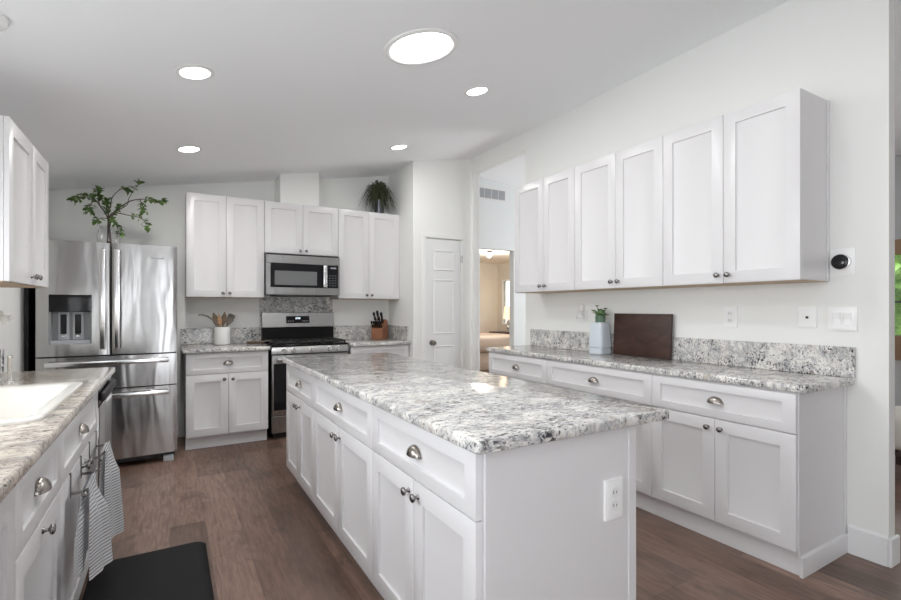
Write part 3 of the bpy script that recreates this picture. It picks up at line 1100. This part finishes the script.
for i in range(3):
    x0 = RX0 + .02 + i * .243
    x1 = x0 + .237
    gmb = MB()
    y0, y1 = RY + .05, YB - .11
    zt = .945
    for yy in (y0, (y0 + y1) / 2, y1):
        gmb.box((x0, yy - .008, zt - .018), (x1, yy + .008, zt), .003)
    for xx in (x0 + .008, x1 - .008):
        gmb.box((xx - .008, y0 - .008, zt - .018), (xx + .008, y1 + .008, zt), .003)
    for q in (.28, .5, .72):
        xx = x0 + (x1 - x0) * q
        gmb.box((xx - .005, y0, zt - .014), (xx + .005, y1, zt), .002)
    for xx in (x0 + .008, x1 - .008):
        for yy in (y0, (y0 + y1) / 2, y1):
            gmb.box((xx - .007, yy - .007, .9145), (xx + .007, yy + .007, zt - .01))
    gmb.build('grate', M['iron'], rg)
for x, y, rr in ((.98, 4.95, .045), (.98, 5.18, .038), (1.22, 5.06, .05), (1.46, 4.95, .045), (1.46, 5.18, .038)):
    MB().lathe([(rr, 0), (rr, .008), (rr * .8, .012), (rr * .75, .018), (0, .019)], (x, y, .9145), 2, 20).build('burner', M['blackm'], rg)
MB().box((.832, YB - .105, .900), (1.590, YB - .020, 1.066), .003).build('lower_backguard', M['soot'], rg)
bg_ = MB().prism([(YB - .110, 1.068), (YB - .020, 1.068), (YB - .020, 1.228), (YB - .085, 1.228)], 0, .828, 1.594, .004).build('backguard', M['steel2'], rg)
sl = (.110 - .085) / .160


def yb(z):
    return YB - .110 + sl * (z - 1.068)


dsl = MB().prism([(yb(1.112) - .0025, 1.112), (yb(1.112) + .01, 1.112), (yb(1.188) + .01, 1.188), (yb(1.188) - .0025, 1.188)], 0, 1.074, 1.322, .001).build('display', M['dglass'], bg_)
dm = MB()
for i, x in enumerate((1.178, 1.190, 1.206, 1.218)):
    segs = {0: ((0, 0), (0, 1), (1, 0), (1, 1))}
    zc = 1.160
    for s in (-1, 1):
        dm.box((x - .0035, yb(zc) - .0035, zc + s * .006 - .0045), (x - .002, yb(zc) - .0020, zc + s * .006 + .0045))
        dm.box((x + .002, yb(zc) - .0035, zc + s * .006 - .0045), (x + .0035, yb(zc) - .0020, zc + s * .006 + .0045))
    for q in (-.011, 0, .011):
        dm.box((x - .0035, yb(zc) - .0035, zc + q - .001), (x + .0035, yb(zc) - .0020, zc + q + .001))
dm.build('clock_digits', M['digits'], dsl)
km = MB()
for i in range(4):
    for s in (0, 1):
        x = (1.092 if s == 0 else 1.245) + i * .018
        km.box((x, yb(1.135) - .0032, 1.130), (x + .010, yb(1.135) - .0022, 1.138))
km.build('keys', M['midgrey'], dsl)

# ------------------------------------------------------------------ things on the range-wall worktops
cr = thing('utensil_crock', 'white ceramic crock of wooden utensils between refrigerator and range', 'crock', (.446, 5.235, CT1))
MB().lathe([(.060, 0), (.072, .003), (.075, .010), (.0755, .170), (.073, .176), (.069, .176), (.068, .168), (.068, .012), (0, .010)], seg=36).build('vessel', M['ceramic'], cr)


def utensil(name, label, base, tip, mat_, headw, headl, flat=.010, fork=False):
    r = thing(name, label, 'utensil', (.446 + base[0], 5.235 + base[1], CT1 + .012), 0, 'wooden utensils in the white crock')
    t = Vector((tip[0] - .446 - base[0], tip[1] - 5.235 - base[1], tip[2] - CT1 - .012))
    d = t.normalized()
    nk = t - d * headl
    MB().tube([(0, 0, .006), nk * .5, nk + d * .01], .0065, 8).build('handle', mat_, r)
    xdir = Vector((1, 0, 0)) - d * d.x
    xdir.normalize()
    ydir = d.cross(xdir)
    rings = []
    for k in range(9):
        u = k / 8
        wv = headw / 2 * max(.16, math.sin(PI * (0.06 + .92 * u) ** .85)) if not fork else headw / 2 * (.25 + .75 * min(1, u * 2.2)) * (1 if u < .95 else .8)
        c = nk + d * (headl * u)
        rings.append([c + xdir * (wv * math.cos(a)) + ydir * (flat / 2 * math.sin(a)) for a in [2 * PI * q / 14 for q in range(14)]])
    MB().loft(rings).build('head', mat_, r)
    return r


utensil('wooden_spoon', 'brown wooden spoon in the white crock next to the long ladle handle', (.02, .0), (.365, 5.21, 1.228), M['spoon2'], .060, .135)
utensil('wooden_spoon', 'pale slim wooden spoon in the white crock, lightest of the utensils', (.0, -.01), (.412, 5.19, 1.218), M['spoon'], .042, .125)
utensil('wooden_spatula', 'pointed brown wooden spatula standing tallest in the white crock', (-.015, .01), (.470, 5.235, 1.236), M['spoon2'], .055, .130)
utensil('wooden_spatula', 'grey-brown wooden spatula leaning toward the range in the white crock', (-.03, .0), (.540, 5.24, 1.212), M['olive'], .068, .120, fork=True)
ut = thing('ladle', 'dark ladle whose curved handle pokes out of the white crock toward the refrigerator', 'utensil', (.446, 5.235, CT1 + .012), 0, 'wooden utensils in the white crock')
MB().tube([(.0, -.03, .02), (-.05, -.035, .19), (-.085, -.035, .235), (-.13, -.035, .270), (-.175, -.035, .287), (-.212, -.035, .285)], .008, 8, .0065).build('handle', M['olive'], ut)
MB().lathe([(0, 0), (.016, .004), (.022, .016), (.018, .022), (0, .024)], (0, -.03, 0), 2, 14).build('bowl', M['olive'], ut)

sr = thing('spoon_rest', 'small brown carved spoon rest on the granite beside the range', 'spoon rest', (.735, 5.13, CT1), math.radians(-12))
rings = []
for k in range(11):
    u = k / 10
    wv = .030 * (.45 + .75 * math.sin(PI * min(1, u * 1.15)) if u < .8 else .5)
    x = -.075 + .16 * u
    rings.append([(x, wv * math.cos(a), .014 + .012 * math.sin(a) + .010 * abs(math.cos(a))) for a in [2 * PI * q / 12 for q in range(12)]])
MB().loft(rings).build('tray', M['spoon2'], sr)
MB().tube([(.06, 0, .018), (.11, -.005, .030), (.15, -.01, .034)], .007, 8).build('handle', M['olive'], sr)

# knife block: wedge with slanted face; local front -y, turned a little
kbk = thing('knife_block', 'cherry-wood knife block in the worktop corner past the range', 'knife block', (2.115, 5.225, CT1), math.radians(-47))
MB().prism([(-.075, 0), (.095, 0), (.075, .215), (.035, .235), (-.075, .125)], 0, -.070, .070, .004).build('block', M['block'], kbk)
krot = Matrix.Rotation(math.radians(-47), 4, 'Z')
sd = Vector((0, -.707, .707))     # the direction handles point
kd = Vector((0, -.42, .91)).normalized()


def knife(label, x, u, L, wd, rivet=False):
    face = Vector((x, -.075 + u * .110, .125 + u * .110))
    p = krot @ face + Vector((2.115, 5.225, CT1))
    r = thing('kitchen_knife', label, 'knife', p, math.radians(-47), 'knives in the cherry-wood block')
    ax = kd
    xa = Vector((1, 0, 0))
    ya = ax.cross(xa)
    rings = []
    for t, s in ((0.002, .8), (.15, .9), (.5, .85), (.8, 1.05), (.95, 1.0), (1.0, .6)):
        c = ax * (L * t)
        rings.append([c + xa * (wd * .5 * s * math.cos(a)) + ya * (wd * .85 * s * math.sin(a)) for a in [2 * PI * q / 10 for q in range(10)]])
    MB().loft(rings).build('handle', M['black'], r)
    c = ax * (L * 1.0)
    MB().lathe([(wd * .36, 0), (wd * .36, .005), (0, .006)], tuple(c), 2, 10).build('end_cap', M['bright'], r)
    return r


for i in range(6):
    knife('black-handled steak knife in the lower row of the cherry-wood block', -.058 + i * .0232, .10, .085, .0155)
for i, (x, L, lab) in enumerate(((-.045, .135, 'large black-handled knife at the outer end of the upper row'), (.0, .155, 'black-handled knife standing highest in the middle of the block'), (.045, .135, 'large black-handled knife nearest the wall in the upper row'))):
    knife(lab + ' of the cherry-wood block' if 'block' not in lab else lab, x, .62, L, .026)
for i, x in enumerate((-.022, .024)):
    knife('slim black-handled knife between the large ones in the cherry-wood block, ' + ('toward the range' if i == 0 else 'toward the corner'), x, .42, .105, .018)

# ------------------------------------------------------------------ potted grass on the corner wall cabinet
pp = thing('potted_plant', 'dark potted grass plant on top of the corner wall cabinet', 'plant', (2.105, 5.215, 2.3585))
MB().lathe([(.045, 0), (.050, .002), (.071, .165), (.073, .175), (.067, .175), (.064, .160), (0, .155)], seg=28).build('pot', M['pot'], pp)
gm = MB()
rnd = random.Random(3)
for k in range(420):
    a = rnd.uniform(0, 2 * PI)
    reach = rnd.uniform(.05, .255)
    h0 = rnd.uniform(.13, .27) * (1.10 - reach * 1.3)
    droop = rnd.uniform(.06, .20) * reach / .185
    dirx = Vector((math.cos(a), math.sin(a), 0))
    if dirx.y > 0.2:
        reach *= .7
    if dirx.x > 0.3:
        reach *= .85
    base = Vector((rnd.uniform(-.04, .04), rnd.uniform(-.04, .04), .160))
    P = []
    for t in (0, .25, .5, .75, 1.0):
        P.append(base + dirx * reach * t ** 1.15 + Vector((0, 0, h0 * math.sin(min(t * 1.5, 1.0) * PI / 2) - droop * max(0, t - .45) ** 1.4 * 3.2)))
    P = [Vector((p.x, p.y, max(p.z, .012 + .02 * rnd.random()))) for p in P]
    sdv = Vector((-dirx.y, dirx.x, 0))
    prev = None
    for i, p in enumerate(P):
        wv = .0055 * (1, 1.1, 1.0, .75, .12)[i]
        row = [gm.bm.verts.new(p - sdv * wv), gm.bm.verts.new(p + Vector((0, 0, .0015))), gm.bm.verts.new(p + sdv * wv)]
        if prev:
            gm.bm.faces.new([prev[0], prev[1], row[1], row[0]])
            gm.bm.faces.new([prev[1], prev[2], row[2], row[1]])
        prev = row
gm.build('foliage', M['darkleaf'], pp)

# ------------------------------------------------------------------ leafy branches in a glass vase on the refrigerator
VX, VY, VZ = -.445, 4.90, 1.7705
va = thing('glass_vase', 'round clear glass vase on top of the refrigerator', 'vase', (VX, VY, VZ))
MB().lathe([(.055, 0), (.068, .01), (.080, .06), (.082, .10), (.072, .15), (.060, .175), (.066, .19), (.064, .19), (.057, .176), (.068, .15), (.078, .10), (.076, .06), (.064, .014), (0, .012)], seg=32).build('vessel', M['glass'], va)


def leaf(mb, p, d, size, roll):
    d = d.normalized()
    ref = Vector((0, 0, 1)) if abs(d.z) < .9 else Vector((1, 0, 0))
    x = d.cross(ref).normalized()
    n = x.cross(d)
    x, n = x * math.cos(roll) + n * math.sin(roll), n * math.cos(roll) - x * math.sin(roll)
    bm = mb.bm
    prof = ((0, .02), (.18, .22), (.45, .34), (.75, .24), (1, .01))
    prev = None
    for t, wv in prof:
        c = p + d * size * t + n * (size * .12 * math.sin(PI * t))
        row = [bm.verts.new(c - x * size * wv + n * size * wv * .25), bm.verts.new(c), bm.verts.new(c + x * size * wv + n * size * wv * .25)]
        if prev:
            bm.faces.new([prev[0], prev[1], row[1], row[0]])
            bm.faces.new([prev[1], prev[2], row[2], row[1]])
        prev = row


def branch(label, paths, dense, seed):
    """paths: list of (list of (x, z, dy)) in metres; the first starts in the vase"""
    rnd = random.Random(seed)
    o = thing('leafy_branch', label, 'branch', (VX, VY, VZ + .014), 0, 'leafy branches in the glass vase on the refrigerator')
    sm, lm = MB(), MB()
    for pi_, pth in enumerate(paths):
        P = [Vector((x - VX, dy, z - VZ - .014)) for x, z, dy in pth]
        # smooth resample
        Q = []
        for i in range(len(P) - 1):
            p0, p1, p2, p3 = P[max(i - 1, 0)], P[i], P[i + 1], P[min(i + 2, len(P) - 1)]
            for s in range(5):
                t = s / 5
                Q.append(.5 * ((2 * p1) + (p2 - p0) * t + (2 * p0 - 5 * p1 + 4 * p2 - p3) * t * t + (3 * p1 - p0 - 3 * p2 + p3) * t ** 3))
        Q.append(P[-1])
        sm.tube(Q, .0062 if pi_ == 0 else .004, 7, .0018)
        n = len(Q)
        start = dense[pi_][0]
        for i in range(int(n * start), n):
            tdir = (Q[min(i + 1, n - 1)] - Q[max(i - 1, 0)]).normalized()
            for _ in range(dense[pi_][1] + 1):
                if rnd.random() < .12:
                    continue
                a = rnd.uniform(0, 2 * PI)
                side = Vector((math.cos(a), .7 * math.sin(a), math.sin(a) * .9))
                leaf(lm, Q[i] + side * .004, tdir * .5 + side * .9, rnd.uniform(.028, .052), rnd.uniform(-.6, .6))
        for _ in range(4):
            a = rnd.uniform(0, 2 * PI)
            leaf(lm, Q[-1], (Q[-1] - Q[-2]).normalized() + Vector((math.cos(a), math.sin(a), math.sin(a))) * .8, rnd.uniform(.04, .06), rnd.uniform(-.6, .6))
    sm.build('stem', M['bark'], o)
    lm.build('foliage', M['leaf'], o)
    return o


B0 = (-.435, VZ + .02, 0)
branch('leafy branch in the refrigerator vase rising highest toward the ceiling', [[B0, (-.443, 2.031, 0), (-.381, 2.105, .02), (-.318, 2.163, .03), (-.304, 2.224, .03), (-.239, 2.352, .04)], [(-.443, 2.031, 0), (-.40, 2.08, -.03), (-.37, 2.12, -.04)]], [(.90, 3), (.3, 2)], 11)
branch('leafy branch in the refrigerator vase stretching farthest toward the range', [[(-.45, VZ + .02, .02), (-.425, 2.04, .01), (-.318, 2.171, -.01), (-.225, 2.208, -.03), (-.166, 2.206, -.04), (-.092, 2.188, -.05), (-.055, 2.201, -.06)], [(-.225, 2.208, -.03), (-.205, 2.16, -.03), (-.19, 2.11, -.04)]], [(.62, 2), (.3, 2)], 12)
branch('low leafy branch in the refrigerator vase drooping toward the range', [[(-.455, VZ + .02, -.02), (-.43, 2.00, -.03), (-.395, 2.069, -.04), (-.296, 2.054, -.07), (-.21, 2.036, -.08), (-.166, 1.962, -.09)]], [(.62, 1)], 13)
branch('leafy branch in the refrigerator vase leaning toward the sink wall', [[(-.43, VZ + .02, .02), (-.45, 2.02, .0), (-.504, 2.125, -.02), (-.551, 2.186, -.03), (-.60, 2.185, -.04), (-.663, 2.149, -.05)], [(-.551, 2.15, -.03), (-.57, 2.11, -.03), (-.575, 2.07, -.03)], [(-.50, 2.12, -.02), (-.52, 2.19, .01), (-.51, 2.25, .02)]], [(.5, 3), (.4, 2), (.3, 3)], 14)
branch('upright bare-stemmed branch at the middle of the refrigerator vase', [[(-.44, VZ + .02, -.02), (-.45, 2.05, .02), (-.435, 2.14, .03), (-.422, 2.218, .04), (-.367, 2.293, .05), (-.33, 2.285, .05)], [(-.45, 2.06, 0), (-.46, 2.12, -.02), (-.45, 2.16, -.03)]], [(.82, 3), (.1, 4)], 15)
branch('short leafy branch hanging over the rim of the refrigerator vase', [[(-.45, VZ + .02, .0), (-.445, 2.02, -.02), (-.42, 2.02, -.05), (-.395, 1.976, -.07), (-.36, 1.895, -.08)], [(-.446, 2.02, -.02), (-.49, 2.02, -.04), (-.525, 1.99, -.05)]], [(.52, 2), (.6, 2)], 16)

# ------------------------------------------------------------------ things on the long worktop
cb = thing('cutting_board', 'dark walnut cutting board leaning on the wall above the long worktop', 'cutting board', (XR - .062, 2.316, CT1 + .002))
cbm = MB().box((0, -.247, 0), (.022, .247, .318), .003, 2).build('board', M['walnut'], cb)
cbm.rotation_euler = (0, math.radians(3.0), 0)

pc = thing('canister', 'tall pale blue ceramic canister beside the cutting board', 'canister', (2.945, 2.653, CT1))
rings = []
for wv, z in ((.064, 0), (.067, .004), (.067, .040), (.063, .044), (.063, .049), (.069, .054), (.069, .07), (.060, .235), (.058, .246), (.052, .250)):
    rings.append(rrect(-wv, wv, -wv, wv, .030, z, 6))
MB().loft(rings).build('vessel', M['bluecer'], pc)
sp_ = thing('potted_succulent', 'small green-potted succulent on top of the pale blue canister', 'plant', (2.945, 2.650, CT1 + .250))
MB().lathe([(.034, 0), (.038, .003), (.040, .05), (.036, .052), (.034, .044), (0, .042)], seg=20).build('pot', M['greenpot'], sp_)
lm = MB()
rnd = random.Random(5)
for k in range(44):
    a = rnd.uniform(0, 2 * PI)
    el = rnd.uniform(.15, 1.4)
    dv = Vector((math.cos(a) * math.cos(el), math.sin(a) * math.cos(el), math.sin(el)))
    b0 = Vector((dv.x * .018, dv.y * .018, .044))
    leaf(lm, b0 + dv * rnd.uniform(0, .03), dv, rnd.uniform(.030, .048), rnd.uniform(-.6, .6))
for (dx, dy, dz) in ((.0, .035, .12), (0, -.05, .10), (-.02, .055, .085)):
    tipv = Vector((dx, dy, dz))
    lm.tube([(0, 0, .04), tipv * .6 + Vector((0, 0, .02)), tipv], .002, 6)
    for q in range(6):
        a = q * 1.05
        leaf(lm, tipv, Vector((math.cos(a), math.sin(a), .6)), .024, .3)
lm.build('foliage', M['suc'], sp_)

outlet('white duplex outlet on the wall under the wall cabinets, between cutting board and thermostat', (XR - .0005, 1.686, 1.216), RZ)
outlet('white duplex outlet on the wall holding the plug-in air freshener', (XR - .0005, 2.925, 1.232), RZ)
af = thing('air_freshener', 'plug-in air freshener with a clear vial on the wall outlet', 'air freshener', (XR - .0118, 2.925, 1.252), RZ)
MB().box((-.026, -.040, -.014), (.026, 0, .050), .010, 3).build('warmer', M['plastic'], af)
MB().lathe([(.012, 0), (.012, -.012), (.028, -.020), (.030, -.048), (.026, -.056), (0, -.056)], (0, -.034, -.0145), 2, 20).build('vial', M['glass'], af)

cx = thing('coax_plate', 'white wall plate with one black jack, between outlet and double switch', 'wall plate', (XR - .0005, 1.265, 1.221), RZ)
wall_plate(MB(), .087, .116).build('plate', M['plasticw'], cx)
MB().lathe([(.007, 0), (.007, .004), (.004, .005), (0, .005)], (0, -.0096, 0), 1, 14, -1).build('jack', M['blackm'], cx)
sw = thing('light_switch', 'white double rocker switch below the round thermostat', 'switch', (XR - .0005, 1.106, 1.215), RZ)
wall_plate(MB(), .128, .122).build('plate', M['plasticw'], sw)
for s in (-1, 1):
    MB().prism([(-.0096, -.034), (-.0124, -.034), (-.0104, 0), (-.0144, .034), (-.0096, .034)], 0, s * .023 - .0165, s * .023 + .0165, .0008).build('rocker', M['plasticw'], sw)
th = thing('thermostat', 'round black thermostat on a white wall plate', 'thermostat', (XR - .0005, 1.105, 1.515), RZ)
MB().box((-.054, -.006, -.072), (.054, 0, .072), .004, 2).build('plate', M['plasticw'], th)
MB().lathe([(.043, 0), (.043, .012), (.041, .020), (.036, .022), (0, .022)], (-.004, -.0062, 0), 1, 40, -1).build('ring', M['bright'], th)
MB().lathe([(.0385, 0), (.0375, .003), (.03, .0055), (.015, .007), (0, .0075)], (-.004, -.0284, 0), 1, 40, -1).build('dial', M['dglass'], th)

# ------------------------------------------------------------------ towels on over-door bars
def towel_bar(label, y0, y1):
    r = thing('towel_bar', label, 'towel bar', (XLF, 0, 0), 0, 'over-door towel bars on the sink cabinet')
    t = MB()
    zt = .6745
    for y in (y0, y1):
        t.box((.0008, y - .009, zt - .085), (.0028, y + .009, zt + .003))
        t.box((-.0195, y - .009, zt + .0008), (.0028, y + .009, zt + .0028))
    t.build('strap', M['pewter'], r)
    b = MB()
    b.tube([(.046, y0 - .03, zt - .070), (.046, y1 + .03, zt - .070)], .006, 12)
    for y in (y0 - .032, y1 + .032):
        b.lathe([(0, -.010), (.008, -.008), (.010, 0), (.008, .008), (0, .010)], (.046, y, zt - .070), 1, 12)
    for y in (y0, y1):
        b.box((.0028, y - .006, zt - .074), (.042, y + .006, zt - .066))
    b.build('bar', M['pewter'], r)
    return r


towel_bar('dark over-door towel bar on the sink cabinet door nearer the camera', 2.165, 2.40)
towel_bar('dark over-door towel bar on the sink cabinet door by the dishwasher', 2.63, 2.85)


def towel(label, y0, y1, zf, zb, seed, skew=0.0, bulge=.05, back=(0, 0)):
    """cloth folded over the bar: back fall close to the door, fuller front fall, soft pleats"""
    rnd = random.Random(seed)
    ztop = .6745 - .070 + .0085
    xb = XLF + .046
    mb = MB()
    bm = mb.bm
    uvl = bm.loops.layers.uv.new('UVMap')
    nu = 34
    ph = rnd.uniform(0, 6)
    prof = [(1, .0095, zf + (ztop - zf) * k / 15) for k in range(16)]
    prof += [(0, .0095 * math.cos(PI * k / 6), ztop + .0095 * math.sin(PI * k / 6)) for k in range(1, 6)]
    prof += [(-1, -.0095, ztop - (ztop - zb) * k / 14) for k in range(15)]
    rows = []
    acc = 0
    yc = (y0 + y1) / 2
    for i, (side, dx, z) in enumerate(prof):
        if i:
            acc += math.hypot(dx - prof[i - 1][1], z - prof[i - 1][2])
        row = []
        drop = max(0.0, ztop - z)
        k = min(drop / .10, 1.0)
        wide = .62 + .38 * min(drop / .12, 1.0)          # gathered on the bar, opening below
        for j in range(nu + 1):
            u = j / nu
            y = yc + (u - .5) * (y1 - y0) * wide + skew * drop
            if side < 0:
                y += k * (back[0] * (1 - u) + back[1] * u)
            wave = math.sin(u * 11 + ph) * .6 + math.sin(u * 21 + ph * 2.1) * .4
            if side >= 0:
                off = k * (bulge * math.sin(PI * min(max(u, .0), 1)) ** .7 * (.55 + .45 * min(drop / .35, 1)) + .011 * wave)
                x = max(xb + dx + off, xb + .006)
            else:
                off = k * (.006 * wave)
                x = max(xb + dx + off + (.006 - .004 * u) * k, XLF + .016)
            zz = z + .010 * math.sin(u * 4 + ph) * min(drop / .3, 1)
            row.append((bm.verts.new((x, y, zz)), (u, acc)))
        rows.append(row)
    for a, b in zip(rows, rows[1:]):
        for j in range(nu):
            q = [a[j], a[j + 1], b[j + 1], b[j]]
            f = bm.faces.new([v for v, _ in q])
            for l, (_, uv) in zip(f.loops, q):
                l[uvl].uv = uv
    bmesh.ops.solidify(bm, geom=bm.faces[:], thickness=.003)
    bmesh.ops.recalc_face_normals(bm, faces=bm.faces[:])
    o = mb.build('dish_towel', M['towel'])
    return tag(o, label, 'towel', 'striped dish towels on the sink cabinet')


towel('striped grey and white dish towel hanging nearer the camera, above the black mat', 2.10, 2.40, .295, .345, 4, .0, .055, (-.19, -.10))
towel('striped grey and white dish towel hanging by the dishwasher', 2.62, 2.92, .215, .30, 9, .04, .055, (-.05, -.03))

# anti-fatigue mat
tag(MB().loft([rrect(-.33, .165, .9, 2.915, .05, 0, 8), rrect(-.33, .165, .9, 2.915, .05, .006, 8), rrect(-.318, .153, .912, 2.903, .045, .014, 8), rrect(-.31, .145, .92, 2.895, .04, .016, 8)]).build('floor_mat', M['mat_']), 'black cushioned floor mat in front of the sink cabinets', 'mat')

# ------------------------------------------------------------------ ceiling fittings
SLOPE = math.atan(0.18072)


def on_ceiling(name, label, cat, x, y, group=None):
    o = thing(name, label, cat, (x, y, cz(x)), 0, group)
    o.rotation_euler = (0, -SLOPE, 0)
    return o


def downlight(x, y, label, energy=4.5):
    r = on_ceiling('ceiling_downlight', label, 'downlight', x, y, 'recessed ceiling downlights')
    MB().lathe([(.092, 0), (.092, -.003), (.084, -.006), (.074, -.006), (.070, -.002), (.070, 0)], (0, 0, 0), 2, 36).build('trim_ring', M['plastic'], r)
    MB().lathe([(.069, -.0005), (.069, -.003), (0, -.003)], (0, 0, 0), 2, 32).build('lens', M['lens'], r)
    l = area('downlight_lamp', (0, 0, -.012), (0, 0, 0), .12, .12, energy, (1, .985, .96), 'DISK')
    l.parent = r
    return r


downlight(.111, 2.808, 'lit downlight high in front of the refrigerator, larger of the two over the aisle')
downlight(.125, 4.186, 'lit downlight in the ceiling just before the refrigerator', 7.5)
downlight(1.882, 2.820, 'lit downlight beside the big round skylight', 1.6)
downlight(1.892, 4.182, 'downlight near the grassy potted plant and pantry wall', 4)
sd = on_ceiling('smoke_detector', 'unlit white disc on the ceiling above the sink, cut by the picture edge', 'smoke detector', -.61, 2.44)
MB().lathe([(.075, 0), (.075, -.008), (.068, -.020), (.055, -.026), (0, -.027)], (0, 0, 0), 2, 32).build('case', M['plasticw'], sd)
for x, y, where in ((.111, 1.43, 'over the near end of the sink run'), (1.882, 1.43, 'over the near end of the long worktop'), (.111, .05, 'over the camera side of the sink aisle'), (1.882, .05, 'over the camera side of the long wall')):  # off-frame downlights added for brightness, carrying on the visible grid
    downlight(x, y, 'added unseen downlight in the ceiling ' + where, 0.8)
sl_ = on_ceiling('tube_skylight', 'large round tubular skylight glowing in the sloped ceiling', 'skylight', 1.178, 2.312)
MB().lathe([(.205, 0), (.205, -.004), (.195, -.009), (.178, -.010), (.168, -.004), (.166, 0)], (0, 0, 0), 2, 56).build('trim_ring', M['plasticw'], sl_)
MB().lathe([(.1655, -.0005), (.1655, -.004), (0, -.007)], (0, 0, 0), 2, 48).build('diffuser', M['tube'], sl_)
l = area('skylight_daylight', (0, 0, -.016), (0, 0, 0), .32, .32, 7, (.95, .98, 1.0), 'DISK')
l.parent = sl_

# ------------------------------------------------------------------ seen through the tall opening
vg = thing('air_vent', 'white wall air vent high on the hall wall', 'vent', (3.70, 5.2, 2.80))
MB().box((-.25, -.008, -.085), (.25, 0, .085), .003).build('frame', M['plastic'], vg)
for i in range(4):
    x0 = -.222 + i * .113
    q = MB().box((x0, -.0100, -.062), (x0 + .104, -.0084, .062)).build('grille', M['midgrey'], vg)
    s = MB()
    for k in range(8):
        s.box((x0 + .002, -.0125, -.058 + k * .015), (x0 + .102, -.0102, -.051 + k * .015))
    s.build('louvre', M['lightgrey'], q)

bd = thing('bed', 'beige-covered bed in the room past the doorway', 'bed', (5.55, 8.9, 0))
MB().box((-1.0, -.9, .0), (1.0, .6, .36), .03, 3).build('bed_base', M['bed'], bd)
MB().box((-1.02, -.93, .3605), (1.02, .62, .70), .07, 4).build('mattress', M['bed'], bd)
ns = thing('nightstand', 'dark wood nightstand beside the beige bed', 'nightstand', (6.85, 9.1, 0))
MB().box((-.27, -.28, .68), (.27, .25, .72), .006).build('top', M['night'], ns)
MB().box((-.24, -.22, .08), (.24, .24, .68), .004).build('case', M['night'], ns)
MB().box((-.22, -.24, .42), (.22, -.222, .64), .004).build('drawer', M['night'], ns)
for sx in (-1, 1):
    for sy in (-1, 1):
        MB().box((sx * .21 - .02, sy * .2 - .02, 0), (sx * .21 + .02, sy * .2 + .02, .08)).build('leg', M['night'], ns)
tl = thing('table_lamp', 'lit table lamp with an amber shade on the dark nightstand', 'lamp', (6.92, 9.03, .72))
MB().lathe([(.06, 0), (.06, .015), (.018, .025), (.03, .06), (.04, .11), (.02, .16), (.035, .20), (.04, .24), (.015, .31), (.010, .40), (0, .40)], seg=20).build('base', M['brass'], tl)
MB().lathe([(.115, .31), (.095, .60), (.093, .60), (.113, .31)], seg=28).build('lamp_shade', M['shade'], tl)
pl = bpy.data.lights.new('bedroom_lamp_light', 'POINT')
pl.energy = 2.5
pl.color = (1, .76, .48)
pl.shadow_soft_size = .1
po = bpy.data.objects.new('bedroom_lamp_light', pl)
po.location = (0, 0, .66)
po.parent = tl
COL.objects.link(po)
clg = thing('ceiling_light', 'small globe ceiling light in the bedroom past the doorway', 'ceiling light', (5.40, 7.66, 2.4))
MB().lathe([(.06, 0), (.06, -.03), (.04, -.035), (0, -.035)], seg=24).build('canopy', M['night'], clg)
MB().lathe([(.03, -.036), (.055, -.06), (.055, -.09), (.035, -.12), (0, -.13)], seg=24).build('globe', M['bulbglow'], clg)
pl2 = bpy.data.lights.new('bedroom_ceiling_lamp', 'POINT')
pl2.energy = 60
pl2.color = (1, .96, .90)
pl2.shadow_soft_size = .12
po = bpy.data.objects.new('bedroom_ceiling_lamp', pl2)
po.location = (0, 0, -.32)
po.parent = clg
COL.objects.link(po)

# ------------------------------------------------------------------ seen past the end of the cabinet wall
ch = thing('bench', 'low cream upholstered bench seen past the end of the cabinet wall', 'bench', (4.78, 1.16, 0), math.radians(-20))
MB().box((-.24, -.45, .215), (.24, .45, .485), .07, 5).build('cushion', M['cream'], ch)
MB().box((-.23, -.44, .185), (.23, .44, .2145), .004).build('seat_frame', M['night'], ch)
for sx in (-1, 1):
    for sy in (-1, 1):
        MB().box((sx * .205 - .018, sy * .41 - .018, 0), (sx * .205 + .018, sy * .41 + .018, .185), .002).build('leg', M['night'], ch)

hg = MB()
rnd = random.Random(21)
for k in range(1500):
    y = rnd.uniform(-.6, 4.4)
    z = rnd.uniform(-.1, 2.6)
    x = 8.6 + .22 * math.sin(y * 3 + z * 2) + rnd.uniform(-.2, .2)
    a = rnd.uniform(0, 2 * PI)
    leaf(hg, Vector((x, y, z)), Vector((-.5 + rnd.uniform(-.4, .4), math.cos(a), math.sin(a))), rnd.uniform(.14, .26), rnd.uniform(-1, 1))
hg.box((8.65, -.6, -.12), (9.3, 4.4, 2.4), .2, 3)
tag(hg.build('hedge', M['hedge']), 'sunlit green hedge outside the dining window', 'hedge')
